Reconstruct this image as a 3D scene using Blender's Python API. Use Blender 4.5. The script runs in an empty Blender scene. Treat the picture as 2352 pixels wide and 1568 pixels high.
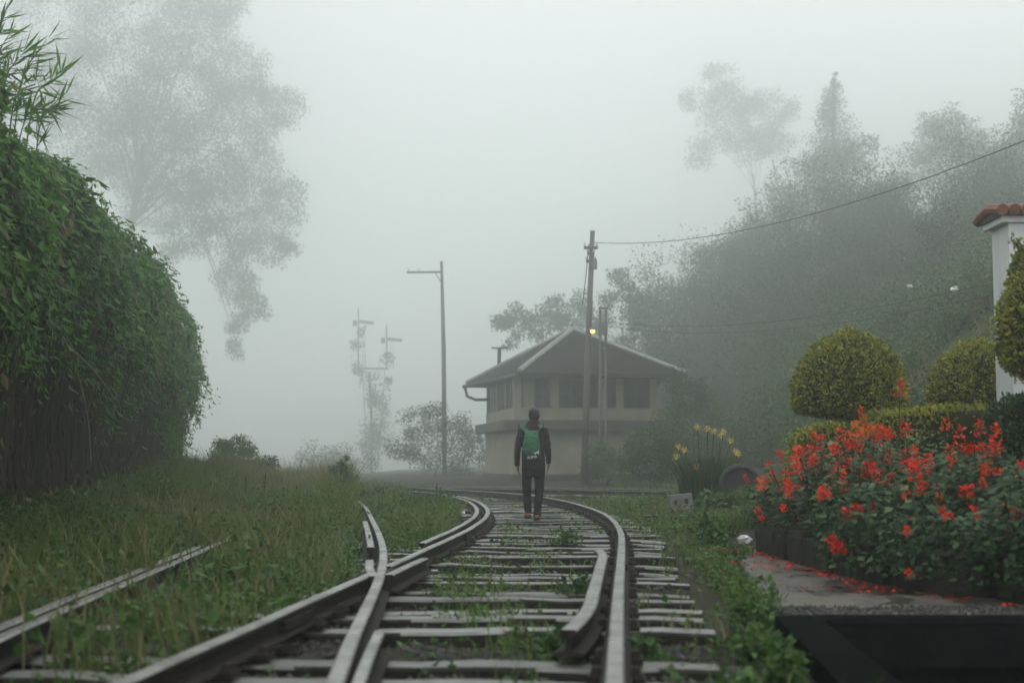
import bpy, math, random
import numpy as np
from mathutils import Vector, Matrix

random.seed(7)
rng = np.random.default_rng(7)
R = math.radians
SC = bpy.context.scene
COL = SC.collection

# ------------------------------------------------------------------ camera
FPX, CX, CY, HOR, CAMZ = 3267.0, 1176.0, 784.0, 1059.0, 0.90   # photo measured at 2352 px wide, 50 mm lens
PITCH = math.atan((HOR - CY) / FPX)
cam = bpy.data.cameras.new('camera'); camo = bpy.data.objects.new('camera', cam); COL.objects.link(camo)
camo.location = (0, 0, CAMZ); camo.rotation_euler = (math.pi / 2 + PITCH, 0, 0)
cam.lens = 50; cam.sensor_width = 36; cam.clip_start = 0.05; cam.clip_end = 3000
cam.dof.use_dof = True; cam.dof.focus_distance = 21.5; cam.dof.aperture_fstop = 2.0
SC.camera = camo
SC.render.resolution_x = 1024; SC.render.resolution_y = 682

# ------------------------------------------------------------------ sky, sun, exposure
W = bpy.data.worlds.new('World'); SC.world = W; W.use_nodes = True
nt = W.node_tree; nt.nodes.clear()
sky = nt.nodes.new('ShaderNodeTexSky'); sky.sky_type = 'NISHITA'; sky.sun_disc = False
sky.sun_elevation = R(58); sky.sun_rotation = R(20); sky.dust_density = 4
b1 = nt.nodes.new('ShaderNodeBackground'); b1.inputs['Strength'].default_value = 0.09
b2 = nt.nodes.new('ShaderNodeBackground'); b2.inputs['Color'].default_value = (0.832, 0.852, 0.85, 1); b2.inputs['Strength'].default_value = 0.78
mx = nt.nodes.new('ShaderNodeMixShader'); mx.inputs[0].default_value = 0.86      # an even overcast deck over the clear sky
wo = nt.nodes.new('ShaderNodeOutputWorld')
nt.links.new(sky.outputs[0], b1.inputs['Color']); nt.links.new(b1.outputs[0], mx.inputs[1])
nt.links.new(b2.outputs[0], mx.inputs[2]); nt.links.new(mx.outputs[0], wo.inputs['Surface'])
sun = bpy.data.lights.new('sun', 'SUN'); sun.energy = 0.5; sun.angle = R(25); sun.color = (1, 0.97, 0.93)
so = bpy.data.objects.new('sun', sun); COL.objects.link(so)
so.rotation_euler = (R(32), 0, R(-20)); so.location = (0, 0, 80)
SC.view_settings.view_transform = 'Standard'; SC.view_settings.look = 'None'
SC.view_settings.exposure = 0.81; SC.view_settings.gamma = 1.0
SC.cycles.volume_bounces = 6; SC.cycles.max_bounces = 8; SC.cycles.diffuse_bounces = 3
SC.cycles.transparent_max_bounces = 6; SC.cycles.use_denoising = True; SC.cycles.sample_clamp_indirect = 4
SC.cycles.caustics_reflective = False; SC.cycles.caustics_refractive = False
FOG_DENSITY = 0.0072

# ------------------------------------------------------------------ helpers
def ray(px, py):
    xc, yc = (px - CX) / FPX, -(py - CY) / FPX
    c, s = math.cos(PITCH), math.sin(PITCH)
    return np.array([xc, c - yc * s, s + yc * c])
def at(px, py, Y):
    d = ray(px, py); return np.array([0, 0, CAMZ]) + d * (Y / d[1])
def gp(px, py, z=0.0):
    d = ray(px, py); return np.array([0, 0, CAMZ]) + d * ((z - CAMZ) / d[2])
def sm(x, a, b):
    t = np.clip((np.asarray(x, float) - a) / (b - a), 0, 1); return t * t * (3 - 2 * t)
_fd = np.random.default_rng(3).normal(size=(24, 3)); _fp = np.random.default_rng(4).uniform(0, 6.28, 24)
def fbm(P, scale=1.0, octs=3):
    P = np.atleast_2d(P) * scale; o = np.zeros(len(P)); a = 1.0; k = 0
    for _ in range(octs):
        s = 0
        for j in range(4):
            s = s + np.sin(P @ _fd[k % 24] * 1.7 + _fp[k % 24] + 1.3 * np.sin(P @ _fd[(k + 7) % 24])); k += 1
        o += a * s / 4; P = P * 2.03; a *= 0.5
    return o
def unit(v):
    return v / np.maximum(np.linalg.norm(v, axis=-1, keepdims=True), 1e-9)

# ---- materials
MATS = {}
def newmat(name):
    m = bpy.data.materials.new(name); m.use_nodes = True; MATS[name] = m
    return m, m.node_tree, m.node_tree.nodes['Principled BSDF']
def mat(name, c1, c2=None, scale=8, rough=0.7, bump=0.0, bscale=40, stretch=None, spec=0.5, rough2=None, metal=0.0, detail=6):
    m, t, p = newmat(name)
    p.inputs['Roughness'].default_value = rough; p.inputs['Metallic'].default_value = metal
    p.inputs['Specular IOR Level'].default_value = spec
    tc = t.nodes.new('ShaderNodeTexCoord'); mp = t.nodes.new('ShaderNodeMapping')
    t.links.new(tc.outputs['Object'], mp.inputs[0])
    if stretch: mp.inputs['Scale'].default_value = stretch
    if c2 is not None:
        n = t.nodes.new('ShaderNodeTexNoise'); n.inputs['Scale'].default_value = scale; n.inputs['Detail'].default_value = detail
        n.inputs['Roughness'].default_value = 0.65
        t.links.new(mp.outputs[0], n.inputs['Vector'])
        r = t.nodes.new('ShaderNodeValToRGB'); r.color_ramp.elements[0].position = 0.33; r.color_ramp.elements[1].position = 0.67
        r.color_ramp.elements[0].color = (*c1, 1); r.color_ramp.elements[1].color = (*c2, 1)
        t.links.new(n.outputs[0], r.inputs[0]); t.links.new(r.outputs[0], p.inputs['Base Color'])
        if rough2 is not None:
            mr = t.nodes.new('ShaderNodeMapRange'); mr.inputs[1].default_value = 0.4; mr.inputs[2].default_value = 0.6
            mr.inputs[3].default_value = rough; mr.inputs[4].default_value = rough2
            t.links.new(n.outputs[0], mr.inputs[0]); t.links.new(mr.outputs[0], p.inputs['Roughness'])
    else:
        p.inputs['Base Color'].default_value = (*c1, 1)
    if bump:
        n2 = t.nodes.new('ShaderNodeTexNoise'); n2.inputs['Scale'].default_value = bscale; n2.inputs['Detail'].default_value = 5
        t.links.new(mp.outputs[0], n2.inputs['Vector'])
        bp = t.nodes.new('ShaderNodeBump'); bp.inputs['Strength'].default_value = bump; bp.inputs['Distance'].default_value = 0.03
        t.links.new(n2.outputs[0], bp.inputs['Height']); t.links.new(bp.outputs[0], p.inputs['Normal'])
    return m
def leafmat(name, cols, trans=0.3, rough=0.55, patch=0.35, pscale=0.6):
    m, t, p = newmat(name)
    g = t.nodes.new('ShaderNodeNewGeometry'); tc = t.nodes.new('ShaderNodeTexCoord')
    n = t.nodes.new('ShaderNodeTexNoise'); n.inputs['Scale'].default_value = pscale; n.inputs['Detail'].default_value = 3
    t.links.new(tc.outputs['Object'], n.inputs['Vector'])
    mxn = t.nodes.new('ShaderNodeMix'); mxn.data_type = 'FLOAT'; mxn.inputs[0].default_value = patch
    mr = t.nodes.new('ShaderNodeMapRange'); mr.inputs[1].default_value = .32; mr.inputs[2].default_value = .68; t.links.new(n.outputs[0], mr.inputs[0])
    t.links.new(g.outputs['Random Per Island'], mxn.inputs[2]); t.links.new(mr.outputs[0], mxn.inputs[3])
    r = t.nodes.new('ShaderNodeValToRGB'); e = r.color_ramp.elements
    while len(e) < len(cols): e.new(0.5)
    for i, c in enumerate(cols):
        e[i].position = 0.12 + 0.76 * i / (len(cols) - 1); e[i].color = (*c, 1)
    t.links.new(mxn.outputs[0], r.inputs[0]); t.links.new(r.outputs[0], p.inputs['Base Color'])
    p.inputs['Roughness'].default_value = rough; p.inputs['Specular IOR Level'].default_value = 0.3
    tr = t.nodes.new('ShaderNodeBsdfTranslucent'); t.links.new(r.outputs[0], tr.inputs['Color'])
    ms = t.nodes.new('ShaderNodeMixShader'); ms.inputs[0].default_value = trans
    out = t.nodes['Material Output']
    t.links.new(p.outputs[0], ms.inputs[1]); t.links.new(tr.outputs[0], ms.inputs[2]); t.links.new(ms.outputs[0], out.inputs['Surface'])
    return m

# ---- mesh building
def npmesh(name, V, T, mats=(), smooth=False, mi=None):
    V = np.asarray(V, np.float32).reshape(-1, 3); T = np.asarray(T, np.int32); k = T.shape[1]
    me = bpy.data.meshes.new(name)
    me.vertices.add(len(V)); me.vertices.foreach_set('co', V.ravel())
    me.loops.add(T.size); me.loops.foreach_set('vertex_index', T.ravel())
    me.polygons.add(len(T)); me.polygons.foreach_set('loop_start', np.arange(0, T.size, k, dtype=np.int32))
    me.polygons.foreach_set('loop_total', np.full(len(T), k, np.int32))
    for m in mats: me.materials.append(m)
    if mi is not None: me.polygons.foreach_set('material_index', np.asarray(mi, np.int32))
    me.update(calc_edges=True)
    if smooth: me.polygons.foreach_set('use_smooth', np.ones(len(T), bool))
    return me
def pymesh(name, V, F, mats=(), smooth=False, mi=None):
    me = bpy.data.meshes.new(name); me.from_pydata([tuple(map(float, v)) for v in V], [], [tuple(map(int, f)) for f in F])
    for m in mats: me.materials.append(m)
    if mi is not None: me.polygons.foreach_set('material_index', np.asarray(mi, np.int32))
    if smooth: me.polygons.foreach_set('use_smooth', np.ones(len(F), bool))
    me.update(); return me
class MB:
    """collects shapes in world space, then becomes ONE mesh object"""
    def __init__(s): s.V = []; s.F = []; s.n = 0
    def add(s, V, F):
        V = np.asarray(V, float).reshape(-1, 3); s.V.append(V); s.F += [tuple(int(i) + s.n for i in f) for f in F]; s.n += len(V); return s
    def box(s, c, sz, rz=0.0, rx=0.0, ry=0.0, taper=1.0):
        a, b, h = [q / 2 for q in sz]
        P = np.array([(x * (taper if z > 0 else 1), y * (taper if z > 0 else 1), z) for z in (-h, h) for x, y in ((-a, -b), (a, -b), (a, b), (-a, b))])
        M = np.array(Matrix.Rotation(rz, 3, 'Z') @ Matrix.Rotation(ry, 3, 'Y') @ Matrix.Rotation(rx, 3, 'X'))
        return s.add(P @ M.T + np.asarray(c, float), [(3, 2, 1, 0), (4, 5, 6, 7), (0, 1, 5, 4), (1, 2, 6, 5), (2, 3, 7, 6), (3, 0, 4, 7)])
    def tube(s, pts, rad, n=8, cap=True):
        pts = np.asarray(pts, float); m = len(pts); rad = np.broadcast_to(np.asarray(rad, float), (m,))
        tg = unit(np.gradient(pts, axis=0)); ref = np.array([0, 0, 1.0]) if abs(tg[:, 2]).mean() < 0.8 else np.array([1.0, 0, 0])
        u = unit(np.cross(tg, ref)); v = np.cross(tg, u); an = np.arange(n) * 2 * math.pi / n
        V = pts[:, None] + rad[:, None, None] * (np.cos(an)[None, :, None] * u[:, None] + np.sin(an)[None, :, None] * v[:, None])
        F = [(i * n + j, i * n + (j + 1) % n, (i + 1) * n + (j + 1) % n, (i + 1) * n + j) for i in range(m - 1) for j in range(n)]
        if cap: F += [tuple(range(n))[::-1], tuple(range((m - 1) * n, m * n))]
        return s.add(V.reshape(-1, 3), F)
    def loft(s, rings, n=16):
        """rings: (x,y,z,rx,ry[,power]) horizontal superellipses"""
        V = []; m = len(rings)
        for r in rings:
            x, y, z, rx, ry = r[:5]; pw = r[5] if len(r) > 5 else 2.0
            for j in range(n):
                a = 2 * math.pi * j / n; c, q = math.cos(a), math.sin(a)
                V.append((x + rx * math.copysign(abs(c) ** (2 / pw), c), y + ry * math.copysign(abs(q) ** (2 / pw), q), z))
        F = [(i * n + j, i * n + (j + 1) % n, (i + 1) * n + (j + 1) % n, (i + 1) * n + j) for i in range(m - 1) for j in range(n)]
        if rings[0][2] > rings[-1][2]: F = [f[::-1] for f in F]; F += [tuple(range(n)), tuple(range((m - 1) * n, m * n))[::-1]]
        else: F += [tuple(range(n))[::-1], tuple(range((m - 1) * n, m * n))]
        return s.add(V, F)
    def ball(s, c, r, n=12, m=8):
        r = np.broadcast_to(np.asarray(r, float), (3,)); V = [(0, 0, -1)]
        for i in range(1, m):
            th = -math.pi / 2 + math.pi * i / m
            V += [(math.cos(th) * math.cos(2 * math.pi * j / n), math.cos(th) * math.sin(2 * math.pi * j / n), math.sin(th)) for j in range(n)]
        V.append((0, 0, 1)); F = [(0, 1 + (j + 1) % n, 1 + j) for j in range(n)]
        for i in range(m - 2):
            for j in range(n):
                a = 1 + i * n; F.append((a + j, a + (j + 1) % n, a + n + (j + 1) % n, a + n + j))
        t = len(V) - 1; a = 1 + (m - 2) * n; F += [(a + j, a + (j + 1) % n, t) for j in range(n)]
        return s.add(np.array(V) * r + np.asarray(c, float), F)
    def build(s, name, m, parent=None, smooth=False, **tags):
        V = np.vstack(s.V); o = world_loc(parent)
        return link(name, pymesh(name, V - o, s.F, m if isinstance(m, (list, tuple)) else [m], smooth), parent, **tags)
def world_loc(p):
    l = np.zeros(3)
    while p is not None: l = l + np.array(p.location); p = p.parent
    return l
def link(name, me, parent=None, label=None, category=None, group=None, kind=None, loc=None):
    o = bpy.data.objects.new(name, me); COL.objects.link(o)
    if parent is not None: o.parent = parent
    if loc is not None: o.location = loc
    for k, v in (('label', label), ('category', category), ('group', group), ('kind', kind)):
        if v: o[k] = v
    return o
def thing(name, label, category, loc, group=None):
    return link(name, None, None, label, category, group, loc=tuple(map(float, loc)))
def part_np(name, V, T, m, parent=None, smooth=False, **tags):
    if parent is not None and name not in ('flower_spike', 'flower', 'bank_core'): tags.setdefault('kind', 'stuff')
    return link(name, npmesh(name, np.asarray(V) - world_loc(parent), T, [m], smooth), parent, **tags)

# ---- foliage primitives
def leaves(C, D, N, L, wid=0.32, fold=0.12):
    """diamond leaves: base C, tip direction D, face normal about N, length L"""
    n = len(C); D = unit(D); S = unit(np.cross(D, N)); N = np.cross(S, D); L = np.broadcast_to(L, (n,))[:, None]
    mid = C + D * L * 0.45
    V = np.stack([C, mid + S * L * wid - N * L * fold, C + D * L, mid - S * L * wid - N * L * fold], 1).reshape(-1, 3)
    b = np.arange(n)[:, None] * 4
    T = np.concatenate([b + np.array([0, 1, 2]), b + np.array([0, 2, 3])], 1).reshape(-1, 3)
    return V, T
def blades(B, H, lean, w):
    """grass blades: base B, height H, horizontal lean vectors, width"""
    n = len(B); H = np.broadcast_to(H, (n,))[:, None]; w = np.broadcast_to(w, (n,))[:, None]
    a = rng.uniform(0, 6.28, n); S = np.stack([np.cos(a), np.sin(a), 0 * a], 1) * w / 2
    up = np.array([0, 0, 1.0]); M = B + up * H * 0.55 + lean * H * 0.3; Tp = B + up * H * 0.95 + lean * H
    V = np.stack([B - S, B + S, M - S * .7, M + S * .7, Tp], 1).reshape(-1, 3)
    b = np.arange(n)[:, None] * 5
    T = np.concatenate([b + np.array([0, 1, 3]), b + np.array([0, 3, 2]), b + np.array([2, 3, 4])], 1).reshape(-1, 3)
    return V, T
def cat(parts):
    Vs, Ts, o = [], [], 0
    for V, T in parts: Vs.append(V); Ts.append(T + o); o += len(V)
    return np.vstack(Vs), np.vstack(Ts)
def rdir(n): return unit(rng.normal(size=(n, 3)))
def cloud(c, r, n, L, droop=0.3, shell=0.55, sub=None):
    """a clump of leaves with its own sub-clumps, gaps between them"""
    sub = sub or max(4, int(n / 85)); r = np.broadcast_to(np.asarray(r, float), (3,))
    sd = rdir(sub) * (rng.uniform(shell, 1, (sub, 1))); sc = np.asarray(c) + sd * r
    k = rng.integers(0, sub, n); P = sc[k] + np.clip(rng.normal(size=(n, 3)), -1.5, 1.5) * r * 0.70 / sub ** 0.36
    D = rdir(n) + sd[k] * 0.5; D[:, 2] -= droop
    return leaves(P, D, rdir(n) + np.array([0, 0, 1.0]), L * rng.uniform(.6, 1.3, n))

# ------------------------------------------------------------------ palette
M_soil = mat('wet_soil', (.018, .017, .013), (.050, .044, .034), 5, .95, .8, 25, spec=.15)
M_rust = mat('rusty_rail_side', (.010, .008, .007), (.028, .020, .015), 9, .75, .4, 60, spec=.2)
M_head = mat('worn_rail_head', (.10, .095, .085), (.26, .26, .245), 2.2, .45, .25, 25, spec=.5, rough2=.25, detail=10)
M_sleep = mat('weathered_wet_sleeper', (.085, .085, .078), (.30, .30, .28), 6, .42, .5, 30, stretch=(.7, 5, 1), rough2=.30, spec=.5)
_t = M_sleep.node_tree; _p = _t.nodes['Principled BSDF']; _l = _p.inputs['Base Color'].links[0]; _s = _l.from_socket     # every sleeper its own tone
_oi = _t.nodes.new('ShaderNodeObjectInfo'); _mr = _t.nodes.new('ShaderNodeMapRange'); _mr.inputs[3].default_value = .5; _mr.inputs[4].default_value = 1.2
_hs = _t.nodes.new('ShaderNodeHueSaturation'); _t.links.new(_oi.outputs['Random'], _mr.inputs[0]); _t.links.new(_mr.outputs[0], _hs.inputs['Value']); _t.links.new(_s, _hs.inputs['Color']); _t.links.new(_hs.outputs[0], _p.inputs['Base Color'])
M_slside = mat('dark_sleeper_side', (.012, .011, .009), (.034, .030, .025), 7, .9, .5, 30, spec=.1)  # sleeper sides and ends, coloured darker than the tops
M_stone = mat('ballast_stone', (.030, .030, .029), (.085, .082, .075), 7, .75, .5, 40, spec=.25)
M_path = mat('wet_concrete_path', (.013, .012, .010), (.088, .077, .062), 1.9, .25, .9, 12, rough2=.8, spec=.5, stretch=(1, .6, 1), detail=9)
_r = [n for n in M_path.node_tree.nodes if n.type == 'VALTORGB'][0].color_ramp.elements; _r[0].position = .43; _r[1].position = .56
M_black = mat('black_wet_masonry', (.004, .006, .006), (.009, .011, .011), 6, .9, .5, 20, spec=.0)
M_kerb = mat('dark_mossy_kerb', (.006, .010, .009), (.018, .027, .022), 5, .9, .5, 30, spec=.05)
M_wall = mat('stained_planter_stone', (.010, .014, .011), (.048, .043, .035), 3, .85, .6, 25, spec=.15)
M_grass = leafmat('grass_blades', [(.026, .062, .010), (.068, .142, .022), (.120, .190, .036), (.20, .215, .075), (.15, .12, .06)], .35, pscale=.35, patch=.5)
M_tallg = leafmat('tall_dry_grass', [(.06, .085, .026), (.125, .155, .055), (.21, .205, .095), (.29, .26, .14)], .35, pscale=.3, patch=.5)
M_weed = leafmat('broad_weed_leaf', [(.020, .056, .014), (.055, .125, .026), (.115, .21, .05)], .35, pscale=1.2)
M_creep = leafmat('creeper_leaf', [(.010, .046, .008), (.040, .130, .016), (.082, .225, .028), (.16, .32, .06)], .35, pscale=.5, patch=.45)
M_dry = leafmat('dry_hanging_stem', [(.008, .008, .006), (.022, .018, .013), (.060, .044, .032)], .0, .9)
M_deadleaf = leafmat('dead_creeper_leaf', [(.05, .035, .02), (.11, .075, .04), (.17, .13, .07)], .2)
M_core = mat('dark_root_mass', (.004, .006, .004), (.026, .022, .016), 2.2, .9, .6, 12, stretch=(1, 1, .25), spec=.1)  # near-black mottled colour of the bank core
M_bark = mat('bark', (.030, .026, .022), (.075, .065, .055), 5, .85, .6, 20, stretch=(1, 1, .3))
M_tree = leafmat('tree_leaf', [(.022, .048, .016), (.045, .082, .026), (.075, .115, .04)], .3, pscale=.2)
M_wood = leafmat('slope_wood_leaf', [(.018, .044, .014), (.042, .085, .026), (.075, .125, .04)], .3, pscale=.12, patch=.6)
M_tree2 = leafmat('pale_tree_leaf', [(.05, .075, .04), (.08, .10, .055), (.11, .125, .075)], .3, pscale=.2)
M_scrub = leafmat('hillside_scrub_leaf', [(.022, .052, .018), (.050, .100, .030), (.095, .155, .05), (.15, .20, .085)], .3, pscale=.32, patch=.8)
M_top = leafmat('clipped_golden_leaf', [(.055, .085, .012), (.16, .195, .028), (.30, .31, .048), (.46, .42, .075)], .3, pscale=2.5, patch=.3)
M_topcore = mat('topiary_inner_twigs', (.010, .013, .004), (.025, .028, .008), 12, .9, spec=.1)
M_salv = leafmat('salvia_leaf', [(.008, .028, .010), (.018, .055, .018), (.045, .105, .036), (.14, .22, .10)], .3, pscale=2.5, patch=.35)
M_red = leafmat('red_petal', [(.55, .014, .008), (.80, .030, .010), (.95, .085, .015)], .35, .5, pscale=3)
M_orange = leafmat('orange_petal', [(.70, .10, .012), (.82, .20, .02)], .35, .5)
M_yel = leafmat('yellow_petal', [(.55, .36, .05), (.70, .52, .12)], .35, .5)
M_lily = leafmat('lily_blade', [(.020, .045, .018), (.045, .085, .032), (.085, .13, .05)], .3)
M_white = mat('white_plaster', (.52, .54, .54), (.70, .71, .70), 3, .7, .25, 20, stretch=(1, 1, .25))
M_tile = mat('terracotta_tile', (.11, .034, .018), (.26, .085, .04), 8, .65, .4, 30)
M_cream = mat('cream_cabin_wall', (.19, .178, .135), (.30, .28, .215), 2, .8, .25, 20, stretch=(1, 1, .4))
M_trim = mat('dark_cabin_timber', (.030, .030, .028), (.06, .058, .052), 5, .7, .3, 20)
M_roof = mat('old_roof_sheet', (.010, .010, .010), (.030, .028, .027), 3, .95, .3, 10, spec=.08)
M_ridge = mat('pale_ridge_cap', (.22, .22, .21), (.32, .32, .31), 5, .7)
M_glass, _t, _p = newmat('dark_window_glass'); _p.inputs['Base Color'].default_value = (.015, .018, .018, 1); _p.inputs['Roughness'].default_value = .35; _p.inputs['Specular IOR Level'].default_value = .25
M_pole = mat('weathered_pole', (.07, .068, .062), (.14, .135, .125), 4, .8, .3, 30, stretch=(1, 1, .2))
M_steel = mat('painted_steel', (.10, .10, .095), (.18, .175, .165), 6, .6)
M_semred = mat('faded_signal_arm', (.17, .115, .10), (.22, .15, .13), 6, .6)
M_ins = mat('white_porcelain', (.6, .6, .58), None, rough=.3)
M_wire = mat('black_wire', (.02, .02, .02), None, rough=.6)
M_skin = mat('skin', (.20, .095, .058), (.25, .12, .075), 20, .5)
M_hair = mat('black_hair', (.008, .007, .007), (.020, .017, .016), 60, .55, .6, 120)
M_hood = mat('maroon_hoodie', (.022, .008, .008), (.042, .015, .014), 14, .9, .5, 18, spec=.15)
M_pant = mat('navy_trousers', (.003, .005, .008), (.008, .011, .016), 10, .9, .5, 14, spec=.15)
M_shoe = mat('black_shoe', (.010, .010, .011), (.02, .02, .02), 20, .6)
M_patch = mat('orange_heel', (.55, .13, .04), None, rough=.6)
M_bag = mat('green_nylon', (.002, .080, .034), (.004, .12, .052), 12, .55, .5, 20)
M_bag2 = mat('dark_green_nylon', (.002, .035, .016), (.003, .050, .023), 12, .55, .5, 20)
M_print = mat('white_print', (.75, .76, .74), None, rough=.6)
M_tyre = mat('black_rubber', (.012, .012, .013), (.026, .026, .026), 10, .75, .3, 30)
M_conc = mat('pale_concrete', (.12, .12, .11), (.22, .22, .205), 6, .75, .5, 30)
M_litter = mat('white_litter', (.70, .71, .70), (.82, .82, .80), 20, .6)
M_deadb = mat('dead_branch', (.16, .13, .10), (.27, .23, .18), 9, .85)

# ------------------------------------------------------------------ track geometry (plan view)
RT = 0.12                                                      # rail top above sleeper top
def spline(P, step=0.3):
    P = np.asarray(P, float); d = np.r_[0, np.cumsum(np.linalg.norm(np.diff(P, axis=0), axis=1))]
    m = np.zeros_like(P); m[1:-1] = (P[2:] - P[:-2]) / (d[2:] - d[:-2])[:, None]
    m[0] = (P[1] - P[0]) / (d[1] - d[0]); m[-1] = (P[-1] - P[-2]) / (d[-1] - d[-2])
    s = np.linspace(0, d[-1], max(2, int(d[-1] / step))); k = np.clip(np.searchsorted(d, s) - 1, 0, len(d) - 2)
    h = (d[k + 1] - d[k])[:, None]; t = ((s - d[k]) / h[:, 0])[:, None]
    return ((1 + 2 * t) * (1 - t) ** 2 * P[k] + t * (1 - t) ** 2 * h * m[k] + t * t * (3 - 2 * t) * P[k + 1] + t * t * (t - 1) * h * m[k + 1])
def px2(L, z=RT): return [gp(a, b, z)[:2] for a, b in L]
def offs(P, d):                                                # positive = to the left of travel
    t = unit(np.gradient(P, axis=0)); return P + np.stack([-t[:, 1], t[:, 0]], 1) * d
def smoothp(P, k=5):
    for _ in range(k): P = np.vstack([P[:1], (P[:-2] + 2 * P[1:-1] + P[2:]) / 4, P[-1:]])
    return P
Dk = px2([(1412, 1560), (1416, 1450), (1421, 1350), (1427, 1270), (1424, 1215), (1390, 1180), (1330, 1158), (1262, 1143), (1170, 1132), (1040, 1124), (890, 1118)])
d0 = np.array(Dk[0]); dd = (np.array(Dk[1]) - d0); Dk = [d0 - dd * 6.5] + Dk
Dr = smoothp(spline(Dk), 12)
Br = offs(Dr, 1.745)
Ck = px2([(770, 1560), (808, 1460), (852, 1370), (876, 1310), (881, 1270), (874, 1235), (856, 1195), (835, 1160), (800, 1140), (740, 1126)])
c0 = np.array(Ck[0]); Ck = [c0 + (c0 - np.array(Ck[1])) * 6] + Ck
Cr = smoothp(spline(Ck), 6)
Ak = px2([(0, 1462), (120, 1408), (250, 1352), (380, 1298), (500, 1247)]); a0 = np.array(Ak[0])
Ak = [a0 + (a0 - np.array(Ak[1])) * 7] + Ak + [np.array([-2.98, 15.4])]
Ar = smoothp(spline(Ak), 6)
Er = spline([(13, 29.3), (9, 32.2), (4.2, 36.0), (-1.5, 40.6), (-8, 46.5), (-16, 55)])    # far line past the cabin
Fr = offs(Er, -1.745)

# frog where rails B and C cross
_dm = np.linalg.norm(Br[:, None] - Cr[None], axis=2); _w = (Br[:, 1] > 6)[:, None] & (Cr[:, 1] > 6)[None]
_i = np.unravel_index(np.argmin(np.where(_w, _dm, 9)), _dm.shape); FROG = Br[_i[0]]

# ------------------------------------------------------------------ ground
HP0, HP1 = np.array([-4.55, 9.0]), np.array([-8.75, 38.0])      # foot of the creeper bank
def pit_left(y): return 1.60 - 0.078 * (8.4 - y)
def gz(x, y):
    x = np.asarray(x, float); y = np.asarray(y, float)
    P = np.stack([x, y, 0 * x], -1).reshape(-1, 3)
    n = fbm(P, .5, 3).reshape(x.shape); n2 = fbm(P, 2.1, 2).reshape(x.shape)
    z = -0.095 + 0.03 * n2 + 0 * x + .04 * sm(np.abs(x + .2), 1.9, 2.8) 
    xl = np.interp(y, [0, 12, 20, 30, 45, 60], [-2.2, -2.9, -2.6, -3.4, -6, -12])
    xb = np.interp(y, [0, 5, 10, 13, 20], [-1.4, -1.37, -1.0, -.9, -.6]); z = z + .05 * sm(xb - x, .15, .5) * sm(y, 6.0, 9.0)
    tl = np.clip(xl - x, 0, 8)
    z = z + 0.16 * sm(tl, 0.3, 3.0) + (.25 + .12 * n) * sm(tl, 1, 5) * sm(y, 14, 30)     # grassy verge on the left
    z = z - 3.5 * sm(-x, 6, 40) * sm(y, 40, 75)                                          # valley beyond
    xr = np.interp(y, [0, 8, 15, 22, 30, 45], [1.6, 1.6, 2.3, 2.5, 3.3, 7.0])
    z = z + 0.05 * sm(x - xr, -.2, .2) * sm(y, 6, 8)
    z = z + (0.34 + .06 * n) * sm(x - xr, .2, 1.6) * sm(y, 14.5, 21)                     # lily bank
    z = z + 0.2 * sm(y, 44, 54) * sm(x, -4, 0)
    xt = np.interp(y, [10, 20, 35, 45, 57, 70, 82, 100, 115, 150], [9, 6.4, 6.6, 8.0, 9.3, 9.5, 7.5, 4.5, 4, 2])
    t = np.clip(x - xt, 0, None)
    hill = 18 * (1 - np.exp(-t * (.85 + .62 * sm(y, 65, 105)) / 18 * (1 + .16 * n)))                              # wooded slope on the right
    z = z + hill * sm(y, 15, 24) * sm(t, 0, 2.5)
    return z
def gzp(x, y): return float(gz(np.array([x]), np.array([y]))[0])
def grid_lines(*seg): return np.unique(np.concatenate([np.arange(a, b, s) for a, b, s in seg]).round(3))
gx = grid_lines((-420, -40, 20), (-40, -12, 2), (-12, 8, .25), (8, 40, 1), (40, 421, 20))
gy = grid_lines((-60, -4, 8), (-4, 30, .25), (30, 60, .6), (60, 120, 3), (120, 441, 20))
XX, YY = np.meshgrid(gx, gy); ZZ = gz(XX, YY)
inpit = (XX > pit_left(YY) + .12) & (XX < 6.2) & (YY > 2.0) & (YY < 8.3)
ZZ = np.where(inpit, -1.6, ZZ)
nx, ny = len(gx), len(gy); ii, jj = np.meshgrid(np.arange(nx - 1), np.arange(ny - 1)); k0 = (jj * nx + ii).ravel()
GV = np.stack([XX, YY, ZZ], -1).reshape(-1, 3)
link('ground', npmesh('ground', GV, np.stack([k0, k0 + 1, k0 + nx + 1, k0 + nx], 1), [M_soil], True), kind='structure')

# concrete path between the flower bed and the track, with its dark drain pit
WP = [gp(1728, 1262, 0)[:2], gp(1850, 1300, 0)[:2], gp(2010, 1342, 0)[:2], gp(2200, 1372, 0)[:2], gp(2420, 1398, 0)[:2]]   # wall foot line
WPs = spline(WP, .2)
ptl = spline([(2.05, 17.6), gp(1690, 1248, 0)[:2], gp(1712, 1290, 0)[:2], gp(1745, 1345, 0)[:2], (1.54, 8.22)], .2)
ly = np.linspace(8.22, 17.4, 60); lx = np.interp(ly, ptl[::-1, 1], ptl[::-1, 0]); lx = lx + .09 * fbm(np.stack([lx * 0, ly, ly * 0], 1), 1.8, 3)
wr = WPs[::-1]; rx_ = np.interp(ly, wr[:, 1], wr[:, 0], right=2.3) + .12
rx_ = np.where(ly < 9.1, 6.6, rx_)
rx_ = np.maximum(rx_, lx + .05)
pv, pf = [], []
NS = 14
for i in range(60):
    for j in range(NS + 1):
        x = lx[i] + (rx_[i] - lx[i]) * j / NS
        pv.append((x, ly[i], 0.0 + .008 * float(fbm(np.array([[x, ly[i], 0]]), 1.5, 2)[0])))
n0 = len(pv); pv += [(a, b, c - .18) for a, b, c in pv]
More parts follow.
